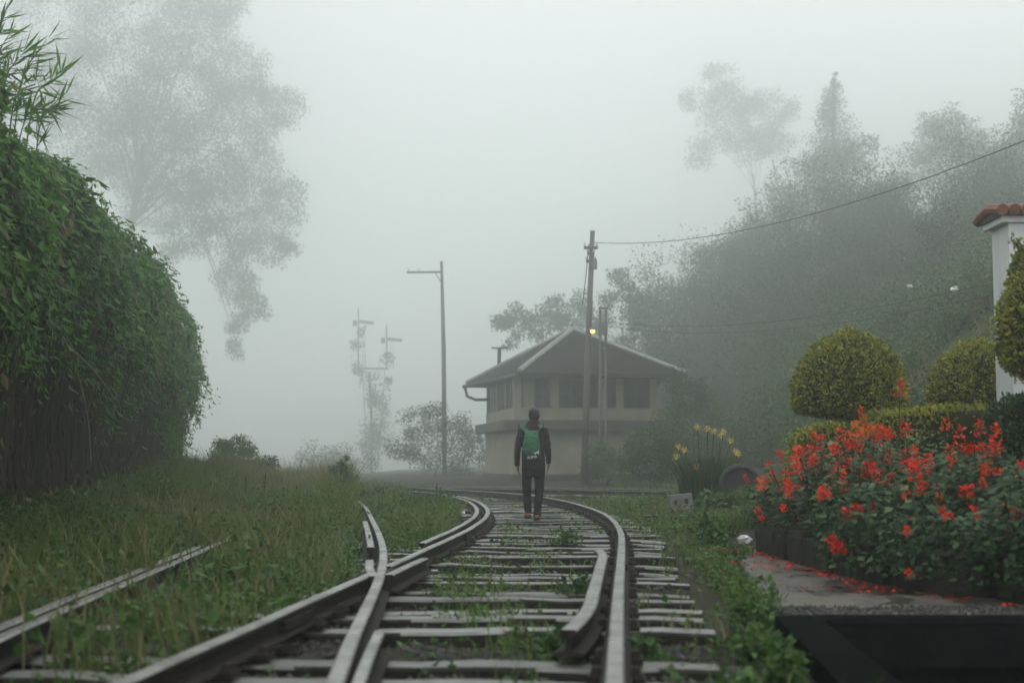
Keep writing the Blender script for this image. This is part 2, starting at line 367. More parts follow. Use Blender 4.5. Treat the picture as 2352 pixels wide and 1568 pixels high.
for i in range(59):
    for j in range(NS):
        a = i * (NS + 1) + j; pf.append((a, a + 1, a + NS + 2, a + NS + 1))
    a = i * (NS + 1); pf.append((a, a + NS + 1, n0 + a + NS + 1, n0 + a))
for j in range(NS): pf.append((j, n0 + j, n0 + j + 1, j + 1))
link('path', pymesh('path', pv, pf, [M_path], True), kind='structure')

pit = thing('drain_pit', 'dark open drain pit with mossy kerb at the near end of the wet path', 'drain', (3.5, 5.2, -1.5))
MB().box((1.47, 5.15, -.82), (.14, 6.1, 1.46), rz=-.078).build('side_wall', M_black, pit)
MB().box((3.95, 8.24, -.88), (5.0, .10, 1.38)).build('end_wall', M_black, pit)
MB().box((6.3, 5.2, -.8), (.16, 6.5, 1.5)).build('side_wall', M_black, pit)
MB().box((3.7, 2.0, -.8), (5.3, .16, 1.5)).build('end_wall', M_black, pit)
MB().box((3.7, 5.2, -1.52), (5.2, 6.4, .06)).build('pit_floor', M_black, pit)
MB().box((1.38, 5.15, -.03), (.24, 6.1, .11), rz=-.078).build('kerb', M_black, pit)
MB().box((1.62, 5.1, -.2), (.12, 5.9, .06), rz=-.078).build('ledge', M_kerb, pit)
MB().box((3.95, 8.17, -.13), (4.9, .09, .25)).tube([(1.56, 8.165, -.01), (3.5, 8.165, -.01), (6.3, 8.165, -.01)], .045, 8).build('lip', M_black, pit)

# ------------------------------------------------------------------ rails and sleepers
prof = np.array([(-.065, -.005), (.065, -.005), (.065, .008), (.012, .022), (.010, .078), (.035, .090), (.035, .112), (.027, RT), (-.027, RT), (-.035, .112), (-.035, .090), (-.010, .078), (-.012, .022), (-.065, .008)])
def rail(name, P, parent, dz=0.0, s=1.0, wob=.004, **tags):
    P = np.asarray(P); n = len(prof); t = unit(np.gradient(P, axis=0)); nn = np.stack([t[:, 1], -t[:, 0]], 1)
    z = dz + wob * fbm(np.c_[P, P[:, 0] * 0], .8, 2)
    V = np.zeros((len(P), n, 3)); V[:, :, :2] = P[:, None] + nn[:, None] * prof[None, :, :1] * s; V[:, :, 2] = z[:, None] + prof[None, :, 1]
    F, mi = [], []
    for i in range(len(P) - 1):
        for j in range(n):
            F.append((i * n + j, i * n + (j + 1) % n, (i + 1) * n + (j + 1) % n, (i + 1) * n + j)[::-1]); mi.append(1 if j in (6, 7, 8) else 0)
    F += [tuple(range(n)), tuple(range((len(P) - 1) * n, len(P) * n))[::-1]]; mi += [0, 0]
    return link(name, pymesh(name, V.reshape(-1, 3) - world_loc(parent), F, [M_rust, M_head], False, mi), parent, **tags)
def cut(P, y0, y1): return P[(P[:, 1] >= y0) & (P[:, 1] <= y1)]

trk = thing('railway_turnout', 'weathered railway turnout with wet rails curving left through the weeds', 'railway track', (0, 12, 0))
fy = FROG[1]
rail('rail', Dr, trk); rail('rail', cut(Br, -9, fy - .25), trk); rail('rail', cut(Br, fy + .12, 60), trk)
rail('rail', Cr, trk); rail('rail', Ar, trk)
cD = cut(offs(Dr, .15), gp(1340, 1462, RT)[1], gp(1392, 1258, RT)[1])
cu = np.linspace(0, 1, 40); cD = np.stack([np.interp(cu, np.linspace(0, 1, len(cD)), cD[:, k]) for k in (0, 1)], 1); cD[:, 0] -= .075 * (1 - cu / .25).clip(0, 1) ** 2 + .05 * ((cu - .85) / .15).clip(0, 1) ** 2
rail('check_rail', cD, trk, s=1.15)
cA = cut(offs(Ar, .14), 5.5, 13.6); rail('check_rail', cA, trk, dz=-.01)
rail('check_rail', cut(offs(Br, .17), 13.6, 34), trk)
rail('check_rail', spline([gp(820, 1566, .1)[:2], gp(845, 1500, .1)[:2], gp(872, 1440, .1)[:2]], .2), trk, dz=-.03, s=.8)
rail('wing_rail', spline([gp(857, 1322, RT)[:2], gp(848, 1300, RT)[:2], gp(849, 1284, RT)[:2]], .2), trk)
rail('wing_rail', spline([gp(892, 1318, RT)[:2], gp(930, 1300, RT)[:2], gp(975, 1281, RT)[:2]], .2), trk)
rail('wing_rail', spline([gp(852, 1256, RT)[:2], gp(846, 1225, RT)[:2], gp(838, 1196, RT)[:2]], .2), trk)
MB().box((FROG[0], FROG[1] - .1, .055), (.22, .75, .10), rz=.03).build('crossing_block', M_rust, trk)
for P, y in ((Br, 7.6), (Ar, 9.6), (Dr, 11.8), (Dr, 17.5), (Br, 16.2)):                    # fishplates at rail joints
    k = int(np.argmin(abs(P[:, 1] - y))); q = P[k]; h = P[k + 1] - P[k]
    MB().box((q[0], q[1], .052), (.10, .62, .055), rz=math.atan2(-h[0], h[1])).build('fishplate', M_rust, trk)

def sleeper_mesh(L, wd, seed):
    r = np.random.default_rng(seed); m = max(6, int(L / .28)); V = []; F = []; mi = []
    for i in range(m + 1):
        x = -L / 2 + L * i / m; e = .75 if i in (0, m) else 1.0; bow = -.012 * math.sin(math.pi * i / m) + r.normal() * .004
        w0 = wd / 2 * (1 + r.normal() * .08); dy = r.normal() * .008
        for a, b in ((-1.05, -.16), (-1, -.014), (-.84, 0), (.84, 0), (1, -.014), (1.05, -.16)):
            V.append((x, dy + a * w0, bow + b * (1.0 if e == 1 else 1.15) - (0 if e == 1 else .012)))
    for i in range(m):
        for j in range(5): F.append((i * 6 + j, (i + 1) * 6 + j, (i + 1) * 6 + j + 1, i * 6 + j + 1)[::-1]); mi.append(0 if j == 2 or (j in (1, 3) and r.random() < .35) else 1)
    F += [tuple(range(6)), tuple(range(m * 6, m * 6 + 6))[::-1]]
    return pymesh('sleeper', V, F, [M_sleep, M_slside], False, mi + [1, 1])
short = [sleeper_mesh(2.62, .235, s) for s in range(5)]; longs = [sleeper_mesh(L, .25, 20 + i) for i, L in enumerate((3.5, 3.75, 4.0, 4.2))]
chair_me = MB().box((0, 0, .01), (.24, .15, .03)).box((-.085, 0, .035), (.05, .11, .05), taper=.7).box((.085, 0, .035), (.05, .11, .05), taper=.7)
chair_me = pymesh('rail_chair', np.vstack(chair_me.V), chair_me.F, [M_rust])
def heading(P, k):
    h = P[min(k + 1, len(P) - 1)] - P[max(k - 1, 0)]; return math.atan2(-h[0], h[1])
cen = (Dr + Br) / 2; cl = np.r_[0, np.cumsum(np.linalg.norm(np.diff(cen, axis=0), axis=1))]
SLEEPERS = []
s = cl[np.argmin(abs(cen[:, 1] - 2.2))]
while s < cl[-1] - .5:
    k = int(np.searchsorted(cl, s)); c = cen[k]; a = heading(Dr, k)
    s += random.uniform(.56, .68) if c[1] < 11 else random.uniform(.50, .60)
    if c[1] > 42: break
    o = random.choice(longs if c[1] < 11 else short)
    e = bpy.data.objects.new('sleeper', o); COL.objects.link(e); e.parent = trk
    L = max(v.co.x for v in o.vertices)
    right = np.array([math.cos(a), math.sin(a)])
    ctr = Dr[k] + right * (.50 + random.uniform(-.07, .07)) - right * L
    sink = -.012 - abs(random.gauss(0, .016)) - (.05 if random.random() < .08 else 0)
    e.location = (ctr[0], ctr[1] - 12, sink); e.rotation_euler = (0, random.gauss(0, .006), a + random.gauss(0, .012))
    SLEEPERS.append((ctr[0], ctr[1], a, L))
    for P in (Dr, Br):
        if c[1] < 4.5: continue
        kk = int(np.argmin(np.linalg.norm(P - (c + (right if P is Dr else -right) * .87), axis=1)))
        ch = bpy.data.objects.new('rail_chair', chair_me); COL.objects.link(ch); ch.parent = trk
        ch.location = (P[kk][0], P[kk][1] - 12, sink + .004); ch.rotation_euler = (0, 0, a)
cc = (Cr + offs(Cr, 1.68)) / 2; cl2 = np.r_[0, np.cumsum(np.linalg.norm(np.diff(cc, axis=0), axis=1))]
s = cl2[np.argmin(abs(cc[:, 1] - 11.4))]
while s < cl2[np.argmin(abs(cc[:, 1] - 21))]:
    k = int(np.searchsorted(cl2, s)); s += random.uniform(.62, .75)
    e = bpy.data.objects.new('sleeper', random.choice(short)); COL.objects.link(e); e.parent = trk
    e.location = (cc[k][0], cc[k][1] - 12, -.02); e.rotation_euler = (0, 0, heading(cc, k))
trk2 = thing('railway_track', 'far railway line crossing behind the walking person below the cabin', 'railway track', (0, 40, 0))
rail('rail', Er, trk2, dz=.02); rail('rail', Fr, trk2, dz=.02)
ce = (Er + Fr) / 2; cl3 = np.r_[0, np.cumsum(np.linalg.norm(np.diff(ce, axis=0), axis=1))]; s = 1.0
while s < cl3[-1] - 2:
    k = int(np.searchsorted(cl3, s)); s += .68
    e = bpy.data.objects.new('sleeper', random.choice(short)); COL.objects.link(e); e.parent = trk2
    e.location = (ce[k][0], ce[k][1] - 40, 0); e.rotation_euler = (0, 0, heading(ce, k))

# loose sleepers and boards lying beside the curve
for (px, py, L, rz, lab) in ((1452, 1152, 2.0, -.75, 'pale loose sleeper lying beside the curve left of the holed block'),
                             (1556, 1184, 1.1, .1, 'short broken board lying in weeds below the holed block'),
                             (1600, 1172, .9, -.15, 'grey board half buried beside the lily clump')):
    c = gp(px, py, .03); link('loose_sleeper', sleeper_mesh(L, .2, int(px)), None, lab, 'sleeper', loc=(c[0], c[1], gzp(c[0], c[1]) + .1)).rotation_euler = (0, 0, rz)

# ballast: loose stones, one mass
def stones(n, xs, ys, zf, size, seed):
    r = np.random.default_rng(seed); x = r.uniform(*xs, n); y = ys[0] + (ys[1] - ys[0]) * r.uniform(0, 1, n) ** 1.6
    z = zf(x, y); base = np.array([(1, 0, 0), (-1, 0, 0), (0, 1, 0), (0, -1, 0), (0, 0, 1), (0, 0, -1)], float)
    V = (base[None] * r.uniform(.5, 1.2, (n, 6, 1)) + r.normal(size=(n, 6, 3)) * .18) * (size * r.uniform(.5, 1.5, (n, 1, 1)))
    a = r.uniform(0, 6.28, n); ca, sa = np.cos(a)[:, None], np.sin(a)[:, None]
    V = np.stack([V[:, :, 0] * ca - V[:, :, 1] * sa, V[:, :, 0] * sa + V[:, :, 1] * ca, V[:, :, 2] * .75], -1) + np.stack([x, y, z], 1)[:, None]
    f = np.array([(0, 2, 4), (2, 1, 4), (1, 3, 4), (3, 0, 4), (2, 0, 5), (1, 2, 5), (3, 1, 5), (0, 3, 5)])
    return V.reshape(-1, 3), (np.arange(n)[:, None, None] * 6 + f[None]).reshape(-1, 3)
V1, T1 = stones(20000, (-4.2, 1.15), (3.5, 26), gz, .028, 1)
part_np('ballast_stones', V1, T1, M_stone, None, label='dark wet ballast stones between the sleepers', category='ballast', kind='stuff')
n = 4500; k = rng.integers(0, len(ce), n); o2 = rng.normal(size=(n, 2)) * 1.3
V1, T1 = stones(n, (0, 1), (0, 1), lambda x, y: 0 * x, .04, 2); C_ = V1.reshape(-1, 6, 3); C_ -= C_.mean(1, keepdims=True)
pp = ce[k] + o2; C_ += np.c_[pp, gz(pp[:, 0], pp[:, 1]) + .02][:, None]
part_np('far_ballast', C_.reshape(-1, 3), T1, M_stone, None, label='dark ballast bed under the far railway line', category='ballast', kind='stuff')

# ------------------------------------------------------------------ grass and weeds
def dist_to(P, Q):
    out = np.full(len(P), 9.0)
    for i in range(0, len(P), 20000):
        out[i:i + 20000] = np.min(np.linalg.norm(P[i:i + 20000, None] - Q[None], axis=2), axis=1)
    return out
def hedge_x(y): return HP0[0] + (y - HP0[1]) * (HP1[0] - HP0[0]) / (HP1[1] - HP0[1])
def bed_x(y): return np.interp(y, [8.4, 9.0, 10.7, 14.8, 17.5], [6, 3.2, 2.66, 2.35, 2.0])
Arail = np.vstack([Ar[::2]]); allr = np.vstack([Dr[::2], Br[::2], Cr[::2], Ar[::2]])
allr = allr[(allr[:, 1] > 2) & (allr[:, 1] < 45)]
n = 560000
y = 4.5 + 42 * rng.uniform(0, 1, n) ** 1.35; x = rng.uniform(-9.5, 5.0, n)
xA = np.interp(y, Ar[:, 1], Ar[:, 0], right=-4.5); xA = np.where(y > 22, -4.4 - (y - 22) * .3, xA)
xB = np.interp(y, Br[::1, 1], Br[:, 0]); xC = np.interp(y, Cr[:, 1], Cr[:, 0]); xD = np.interp(y, Dr[:, 1], Dr[:, 0])
pn = fbm(np.stack([x, y, 0 * x], 1), .9, 3)
left = x < np.minimum(xB, xC) - .12
mid = (x > np.minimum(xC, xB)) & (x < np.maximum(xB, xC)) & (y > fy)
between = (y > fy) & (x > xC) & (x < xB - .45)
intrack = (x > xB - .1) & (x < xD + .1)
right = (x > xD + .1)
near = sm(y, 6.5, 12)
dens = np.where(left, np.where(x > xA, .20 + .75 * near, .45 + .55 * near), 0) + np.where(between, .95 * sm(y, 11.5, 14), 0)
dens = np.where(intrack, .05 + .36 * sm(pn, .2, .8), dens)
dens = np.where(right, .08 + .92 * sm(x - xD, .62, .9) * (1 - .75 * sm(y, 24, 30)) + .1 * sm(pn, .2, .8), dens)
bare = fbm(np.stack([x, y, 0 * x + 9], 1), .8, 3); dens = dens * (.45 + .55 * sm(pn, -.5, .4)) * np.where(left, .16 + .84 * sm(bare, -.7, .05), 1) * (x > hedge_x(y) - .3)
offp = (y < 8.55) & (x > pit_left(y) - .25); onpath = (y > 8.3) & (y < 17.3) & (x > np.interp(y, ly, lx) + .06); bed = (y > 8.3) & (y < 18) & (x > bed_x(y))
far2 = (np.abs((x - 4.2) * .62 + (y - 36.0) * .78) < 1.6)
dens = np.where(offp | onpath | bed | far2 & (x > -6), 0, dens) * np.where((y > 26) & (x > -2.2), .55, 1)
dens = np.where((y > 30) & (x > -2.5) & (x < 3), dens * .2, dens)
keep = rng.uniform(0, 1, n) < dens; x, y, pn, left, right, intrack, between, xA = [q[keep] for q in (x, y, pn, left, right, intrack, between, xA)]
dr = dist_to(np.stack([x, y], 1), allr); nearA = (np.abs(x - xA) < .30) & (y < 13.6); keep = (rng.uniform(0, 1, len(x)) < sm(dr, .03, .12) * np.where(nearA, .3, 1)) & ~((np.abs(x - 3.05) < .6) & (y > 21) & (y < 24.9))
x, y, pn, left, right, intrack, between, xA, dr = [q[keep] for q in (x, y, pn, left, right, intrack, between, xA, dr)]
H = np.where(left, .12 + .11 * sm(pn, -.4, .8) + .10 * sm(y, 12, 26), .10 + .06 * sm(pn, 0, 1))
H = np.where(between, .09 + .14 * sm(y, 12, 20), H); H = np.where(intrack, .08 + .06 * sm(pn, 0, 1), H); H = np.where(right, (.10 + .14 * sm(pn, -.3, .7)) * (.45 + .55 * sm(np.interp(y, ly, lx, right=9) - x, .0, .4)), H)
big_ = fbm(np.stack([x, y, 0 * x + 5], 1), .45, 3); H = H * rng.uniform(.4, 1.6, len(x)) * (.22 + .78 * sm(dr, .05, .5)) * np.where(left | between, .5 + 1.1 * sm(big_, -.6, .9), 1)
Bp = np.stack([x, y, gz(x, y) - .01], 1); a = rng.uniform(0, 6.28, len(x)); ln = np.stack([np.cos(a), np.sin(a), 0 * a], 1) * rng.uniform(.1, .75, len(x))[:, None]
sel = rng.uniform(0, 1, len(x)) < .66
V, T = blades(Bp[sel], H[sel] * 1.15, ln[sel], .007 + .00042 * y[sel])
part_np('verge_grass', V, T, M_grass, None, label='short olive grass growing around and between the rails', category='grass', kind='stuff')
ns = ~sel; reps = 2; Q = np.repeat(Bp[ns], reps, 0); hh = np.repeat(H[ns], reps)
Q = Q + np.c_[rng.normal(size=(len(Q), 2)) * .02, hh * rng.uniform(.2, .95, len(Q))]
D = rdir(len(Q)); D[:, 2] = abs(D[:, 2]) * .5
V, T = leaves(Q, D, rdir(len(Q)) * .6 + np.array([0, 0, 1.0]), rng.uniform(.025, .065, len(Q)) + .0006 * Q[:, 1], .38)
part_np('ground_weeds', V, T, M_weed, None, label='small green broadleaf weeds growing through the track', category='weeds', kind='stuff')
nt_ = 900; ty_ = 6.5 + 24 * rng.uniform(0, 1, nt_) ** 1.3; tx_ = rng.uniform(-7, 2.6, nt_); xb_ = np.interp(ty_, Br[:, 1], Br[:, 0]); xc_ = np.interp(ty_, Cr[:, 1], Cr[:, 0]); xd_ = np.interp(ty_, Dr[:, 1], Dr[:, 0])
okk = (((tx_ < np.minimum(xb_, xc_) - .25) & (tx_ > hedge_x(ty_) + .2)) | ((tx_ > xd_ + .85) & (tx_ < np.where(ty_ < 8.6, pit_left(ty_) - .15, np.interp(ty_, ly, lx, right=3) - .22)))) & (dist_to(np.stack([tx_, ty_], 1), allr) > .30)
tx_, ty_ = tx_[okk], ty_[okk]; pr1, pr2 = [], []
for i in range(len(tx_)):
    m_ = random.randint(14, 40); rr_ = random.uniform(.05, .16); bb = np.c_[tx_[i] + rng.normal(size=m_) * rr_, ty_[i] + rng.normal(size=m_) * rr_]; zz_ = gz(bb[:, 0], bb[:, 1]); hh_ = random.choice([random.uniform(.14, .32), random.uniform(.25, .55)]) * rng.uniform(.5, 1.2, m_)
    a_ = rng.uniform(0, 6.28, m_); pr1.append(blades(np.c_[bb, zz_], hh_, np.stack([np.cos(a_), np.sin(a_), 0 * a_], 1) * rng.uniform(.15, .7, m_)[:, None], .008 + .0005 * ty_[i]))
    if random.random() < .6:
        k_ = 22; q_ = np.c_[tx_[i] + rng.normal(size=k_) * rr_ * 1.2, ty_[i] + rng.normal(size=k_) * rr_ * 1.2, np.zeros(k_)]; q_[:, 2] = gz(q_[:, 0], q_[:, 1]) + rng.uniform(.05, .26, k_); pr2.append(leaves(q_, rdir(k_) + np.array([0, 0, .2]), rdir(k_) * .5 + np.array([0, 0, 1.0]), rng.uniform(.04, .10, k_), .36))
V, T = cat(pr1); part_np('grass_tufts', V, T, M_tallg, None, label='uneven taller grass tufts standing out of the short verge', category='grass', kind='stuff')
V, T = cat(pr2); part_np('leafy_tufts', V, T, M_weed, None, label='bright green leafy tufts scattered beside the rails', category='weeds', kind='stuff')
# tall dry grass on the left verge
n = 90000; y = rng.uniform(13, 46, n); x = rng.uniform(-12, -1.6, n)
lim = np.interp(y, [13, 16, 20, 26, 34, 46], [-3.0, -2.3, -2.7, -3.5, -3.9, -6.2]); pn = fbm(np.stack([x, y, 0 * x], 1), .7, 3)
kp = (x < lim + .3 * pn) & (x > hedge_x(y) - .2 - 6 * (y > 36)) & (rng.uniform(0, 1, n) < .35 + .6 * sm(pn, -.3, .6))
x, y, pn = x[kp], y[kp], pn[kp]; H = (.16 + .12 * sm(y, 14, 20) + .32 * sm(y, 22, 34) + .35 * sm(pn, .1, 1) * sm(y, 22, 30)) * rng.uniform(.6, 1.3, len(x))
a = rng.uniform(0, 6.28, len(x)); V, T = blades(np.stack([x, y, gz(x, y)], 1), H, np.stack([np.cos(a), np.sin(a), 0 * a], 1) * rng.uniform(.1, .5, len(x))[:, None], .022)
part_np('tall_grass', V, T, M_tallg, None, label='tall pale grass on the left verge beyond the rails', category='grass', kind='stuff')

# ------------------------------------------------------------------ creeper-covered bank on the left
bank = thing('creeper_bank', 'tall bank draped in green creepers with dry hanging roots below', 'hedge', (-6.5, 20, 0))
dirv = unit(HP1 - HP0); nrm = np.array([dirv[1], -dirv[0]])           # nrm points to the track
LEN = np.linalg.norm(HP1 - HP0)
def bank_pt(s, h):
    """s metres along the foot, h 0..1 up the face then over the top (1..1.6)"""
    s = np.asarray(s, float); h = np.asarray(h, float)
    e = sm(s, LEN - 9, LEN + 1.5); top = 5.2 * (1 - .38 * e ** 2) - .55 * (1 - sm(s, 1.5, 8.5)) + .22 * np.sin(s * .8) + .15 * np.sin(s * 2.1 + 1)
    back = np.where(h < .55, -.28 * np.sin(h / .55 * math.pi) ** 1, 0) + np.where(h > .75, -(h - .75) * 2.6, 0) + .25 * sm(h, .45, .6) * (1 - sm(h, .85, 1))
    z = np.where(h < .8, h * top * 1.03, top * (.824 + .19 * np.sin(np.clip((h - .8) / .8, 0, 1) * math.pi / 2)))
    turn = np.clip(s - (LEN - 1.0), 0, None)                         # the bank turns away at its far end
    P = HP0 + dirv * np.minimum(s, LEN - 1.0)[..., None] + dirv * (1.6 * np.tanh(turn / 1.6))[..., None] - nrm * (turn ** 1.25 * .9)[..., None] + nrm * back[..., None]
    B = np.concatenate([P, z[..., None]], -1)
    w = (fbm(B.reshape(-1, 3), .45, 3) * .30 + np.abs(fbm(B.reshape(-1, 3), 1.1, 2)) * .16).reshape(s.shape) * sm(h, .1, .5)
    B[..., :2] += nrm * w[..., None]; B[..., 2] += w * .5
    return B
ss, hh = np.meshgrid(np.linspace(-3, LEN + 5, 110), np.linspace(-.06, 1.7, 26)); Bv = bank_pt(ss, hh)
Bv[..., :2] -= nrm * .16; Bv[..., 2] -= .08 * (hh > .5)
m_, n_ = ss.shape; i2, j2 = np.meshgrid(np.arange(n_ - 1), np.arange(m_ - 1)); k0 = (j2 * n_ + i2).ravel()
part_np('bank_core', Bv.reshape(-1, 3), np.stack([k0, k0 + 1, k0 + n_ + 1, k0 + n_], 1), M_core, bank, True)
nf = 5600; s_ = rng.uniform(-3, LEN + 4.5, nf) ; h_ = .34 + 1.2 * rng.uniform(0, 1, nf) ** 1.25
h_ = np.where(rng.uniform(0, 1, nf) < .12 * sm(s_, 10, 24) + .22 * sm(s_, 20, 28), rng.uniform(.02, .4, nf), h_)
thr = .46 + .06 * np.sin(s_ * 1.7) - .16 * sm(s_, 18, 28)
ok = (h_ > thr - .14 * rng.uniform(0, 1, nf) ** 2) | (rng.uniform(0, 1, nf) < .05); s_, h_ = s_[ok], h_[ok]; nf = len(s_)
St = bank_pt(s_, h_); outw = np.concatenate([np.broadcast_to(nrm, (nf, 2)), np.zeros((nf, 1))], 1)
fl = np.clip(.45 * np.exp(rng.normal(size=nf) * .45), .2, 1.5) * np.where(h_ > 1.05, .6, 1); lat = rng.normal(size=nf) * .35
fd = outw * rng.uniform(.25, .7, (nf, 1)) + np.c_[dirv[0] * lat, dirv[1] * lat, 0 * lat]
K = 24; u = np.linspace(.05, 1, K)[None, :, None]
Pth = St[:, None] + fd[:, None] * (u * fl[:, None, None]) ** .9 + np.array([0, 0, -1.0]) * (u ** 1.8 * fl[:, None, None] * .9) + np.array([0, 0, .10])
Pth = (Pth + rng.normal(size=Pth.shape) * .045).reshape(-1, 3)
D = np.repeat(fd, K, 0) + rdir(len(Pth)) * .75 + np.array([0, 0, -.75]); Nn = np.repeat(outw, K, 0) + np.array([0, 0, .9]) + rdir(len(Pth)) * .6
V, T = leaves(Pth, D, Nn, np.clip(.10 * np.exp(rng.normal(size=len(Pth)) * .35), .05, .19), .27)
part_np('creeper_foliage', V, T, M_creep, bank)
nd = 2600; s_ = rng.uniform(-3, LEN + 3, nd); h_ = rng.uniform(.12, 1.0, nd); P = bank_pt(s_, h_); P[:, :2] += nrm * rng.uniform(.05, .42, (nd, 1)); P[:, 2] -= rng.uniform(0, .4, nd)
V, T = leaves(P, rdir(nd) * .6 + np.array([0, 0, -1.0]), rdir(nd) + np.array([nrm[0], nrm[1], .5]), rng.uniform(.06, .2, nd), .22); part_np('dead_leaves', V, T, M_deadleaf, bank)
ng = 3800; s_ = rng.uniform(-3, LEN + 3, ng); h_ = .5 * rng.uniform(0, 1, ng) ** .6; P = bank_pt(s_, h_); pk_ = fbm(P, 1.0, 2) > .1; P = P[pk_]; ng = len(P); P[:, :2] += nrm * rng.uniform(.0, .3, (ng, 1))
V, T = leaves(P, rdir(ng) * .7 + np.array([0, 0, -.7]), rdir(ng) + np.array([nrm[0], nrm[1], .5]), rng.uniform(.05, .14, ng), .3); part_np('low_creeper', V, T, M_creep, bank)
nst = 2600; s_ = rng.uniform(-3, LEN + 3.5, nst); h1 = rng.uniform(.28, .62, nst); h0 = h1 - rng.uniform(.15, .55, nst)
pa, pb = bank_pt(s_, h1), bank_pt(s_ + rng.normal(size=nst) * .10, np.maximum(h0, 0)); pa[:, :2] += nrm * rng.uniform(-.12, .25, (nst, 1)); pb[:, :2] += nrm * rng.uniform(-.10, .22, (nst, 1))
pm = (pa + pb) / 2 + rng.normal(size=pa.shape) * .05; wv = np.array([dirv[0], dirv[1], 0]) * rng.uniform(.006, .022, (nst, 1)) + np.array([nrm[0], nrm[1], 0]) * .004
V = np.stack([pa - wv, pa + wv, pm - wv, pm + wv, pb - wv * .5, pb + wv * .5], 1).reshape(-1, 3); b = np.arange(nst)[:, None] * 6
T = np.concatenate([b + np.array(t) for t in ((0, 1, 3), (0, 3, 2), (2, 3, 5), (2, 5, 4))], 1).reshape(-1, 3)
part_np('hanging_roots', V, T, M_dry, bank)
n = 5000; s_ = rng.uniform(-2, LEN + 3, n); P = bank_pt(s_, rng.uniform(0, .12, n) ** 1); P[:, :2] += nrm * rng.uniform(0, .5, (n, 1)); P[:, 2] = gz(P[:, 0], P[:, 1]) + rng.uniform(.02, .5, n) ** 1.5
V, T = leaves(P, rdir(n) + np.array([0, 0, .3]), rdir(n) + np.array([0, 0, 1]), rng.uniform(.05, .13, n)); part_np('foot_weeds', V, T, M_weed, bank)
for L in ([(60, 770), (150, 850), (200, 915)], [(295, 800), (305, 830), (308, 870)], [(108, 850), (135, 960), (142, 1060)]):
    pts = [at(a, b, 15.5 + (a / 300) * 5) + np.array([*(nrm * .35), 0]) for a, b in L]
    MB().tube(spline(np.array(pts), .2), .012, 5).build('bare_vine', M_deadb, bank)
# bamboo grass plume on top
bam = thing('bamboo_clump', 'arching bamboo grass with narrow leaves on top of the creeper bank', 'bamboo', at(20, 300, 14.5))
prt = []; cul = MB()
for (px, py, qx, qy) in ((-40, 330, 10, 30), (0, 330, 60, 110), (30, 330, 110, 90), (60, 340, 140, 170), (-20, 300, 30, 150), (80, 380, 150, 220), (-60, 300, -20, -20), (20, 320, 90, 190), (40, 340, 130, 250), (-30, 320, 20, 80), (0, 300, -10, 90)):
    d = 14.5 + random.uniform(-.6, .6); p0 = at(px, py, d); p1 = at(qx, qy, d + random.uniform(-.5, .5)); mid_ = (p0 + p1) / 2 + np.array([-.08, 0, .18])
    ln_ = spline(np.array([p0, mid_, p1]), .06); cul.tube(ln_[::3], .008, 4); n = 42; k = rng.integers(len(ln_) // 4, len(ln_), n); D = rdir(n) * .7 + np.array([.35, 0, -.15]) + (p1 - p0) * .6
    prt.append(leaves(ln_[k], D, rdir(n) + np.array([0, 0, 1.0]), rng.uniform(.16, .38, n), .045, .01))
cul.build('culm', M_lily, bam); V, T = cat(prt); part_np('leaf_spray', V, T, M_creep, bam)

# ------------------------------------------------------------------ trees
def tree(name, label, base, clumps, L, m, r0=.25, category='tree', group=None, droop=.3, limbs=True, hub=None, nmul=1.0):
    base = np.array(base, float); C = np.array([c[:3] for c in clumps]); t = thing(name, label, category, base, group)
    V, T = cat([cloud(c[:3], c[3] if np.ndim(c[3]) else (c[3], c[3], c[3] * .85), int(c[4] * nmul * 4.6), L * .66, droop) for c in clumps])
    part_np('crown', V, T, m, t)
    if limbs:
        hub = np.array(hub if hub is not None else (C.mean(0) * .6 + base * .4)); mb = MB()
        mb.tube(spline(np.array([base, (base + hub) / 2 + rng.normal(size=3) * .12, hub]), .5), np.linspace(r0, r0 * .6, len(spline(np.array([base, (base + hub) / 2, hub]), .5))), 7) if False else None
        tp = np.array([base + (hub - base) * q + (rng.normal(size=3) * .1 if 0 < q < 1 else 0) for q in np.linspace(0, 1, 6)]); mb.tube(tp, np.linspace(r0, r0 * .6, 6), 8)
        mb.build('trunk', M_bark, t, True); lm = MB()
        for c in C:
            q = hub + (c - hub) * .5 + np.array([0, 0, .12 * np.linalg.norm(c - hub)]) + rng.normal(size=3) * .1
            lp = spline(np.array([hub - (hub - base) * random.uniform(0, .25), q, c]), .4); lm.tube(lp, np.linspace(r0 * .26, r0 * .05, len(lp)), 5)
        for c in clumps:
            rr = c[3] if np.ndim(c[3]) == 0 else c[3][0]
            for _ in range(4):
                e = np.array(c[:3]) + rdir(1)[0] * rr * .8; lm.tube([np.array(c[:3]), (np.array(c[:3]) + e) / 2 + rng.normal(size=3) * .1 * rr, e], [r0 * .05, r0 * .035, r0 * .02], 4)
        lm.build('limb', M_bark, t, True)
    return t
def pc(L, d, sp=.0):                                              # clumps written as (px, py, radius px, leaves) at depth d
    out = []
    for a, b, r, n in L:
        q = d + random.uniform(-sp, sp); p = at(a, b, q); out.append((*p, r * q / FPX, n))
    return out
def gbase(px, d): x = (px - CX) / FPX * d; return (x, d, gzp(x, d))
d = 185
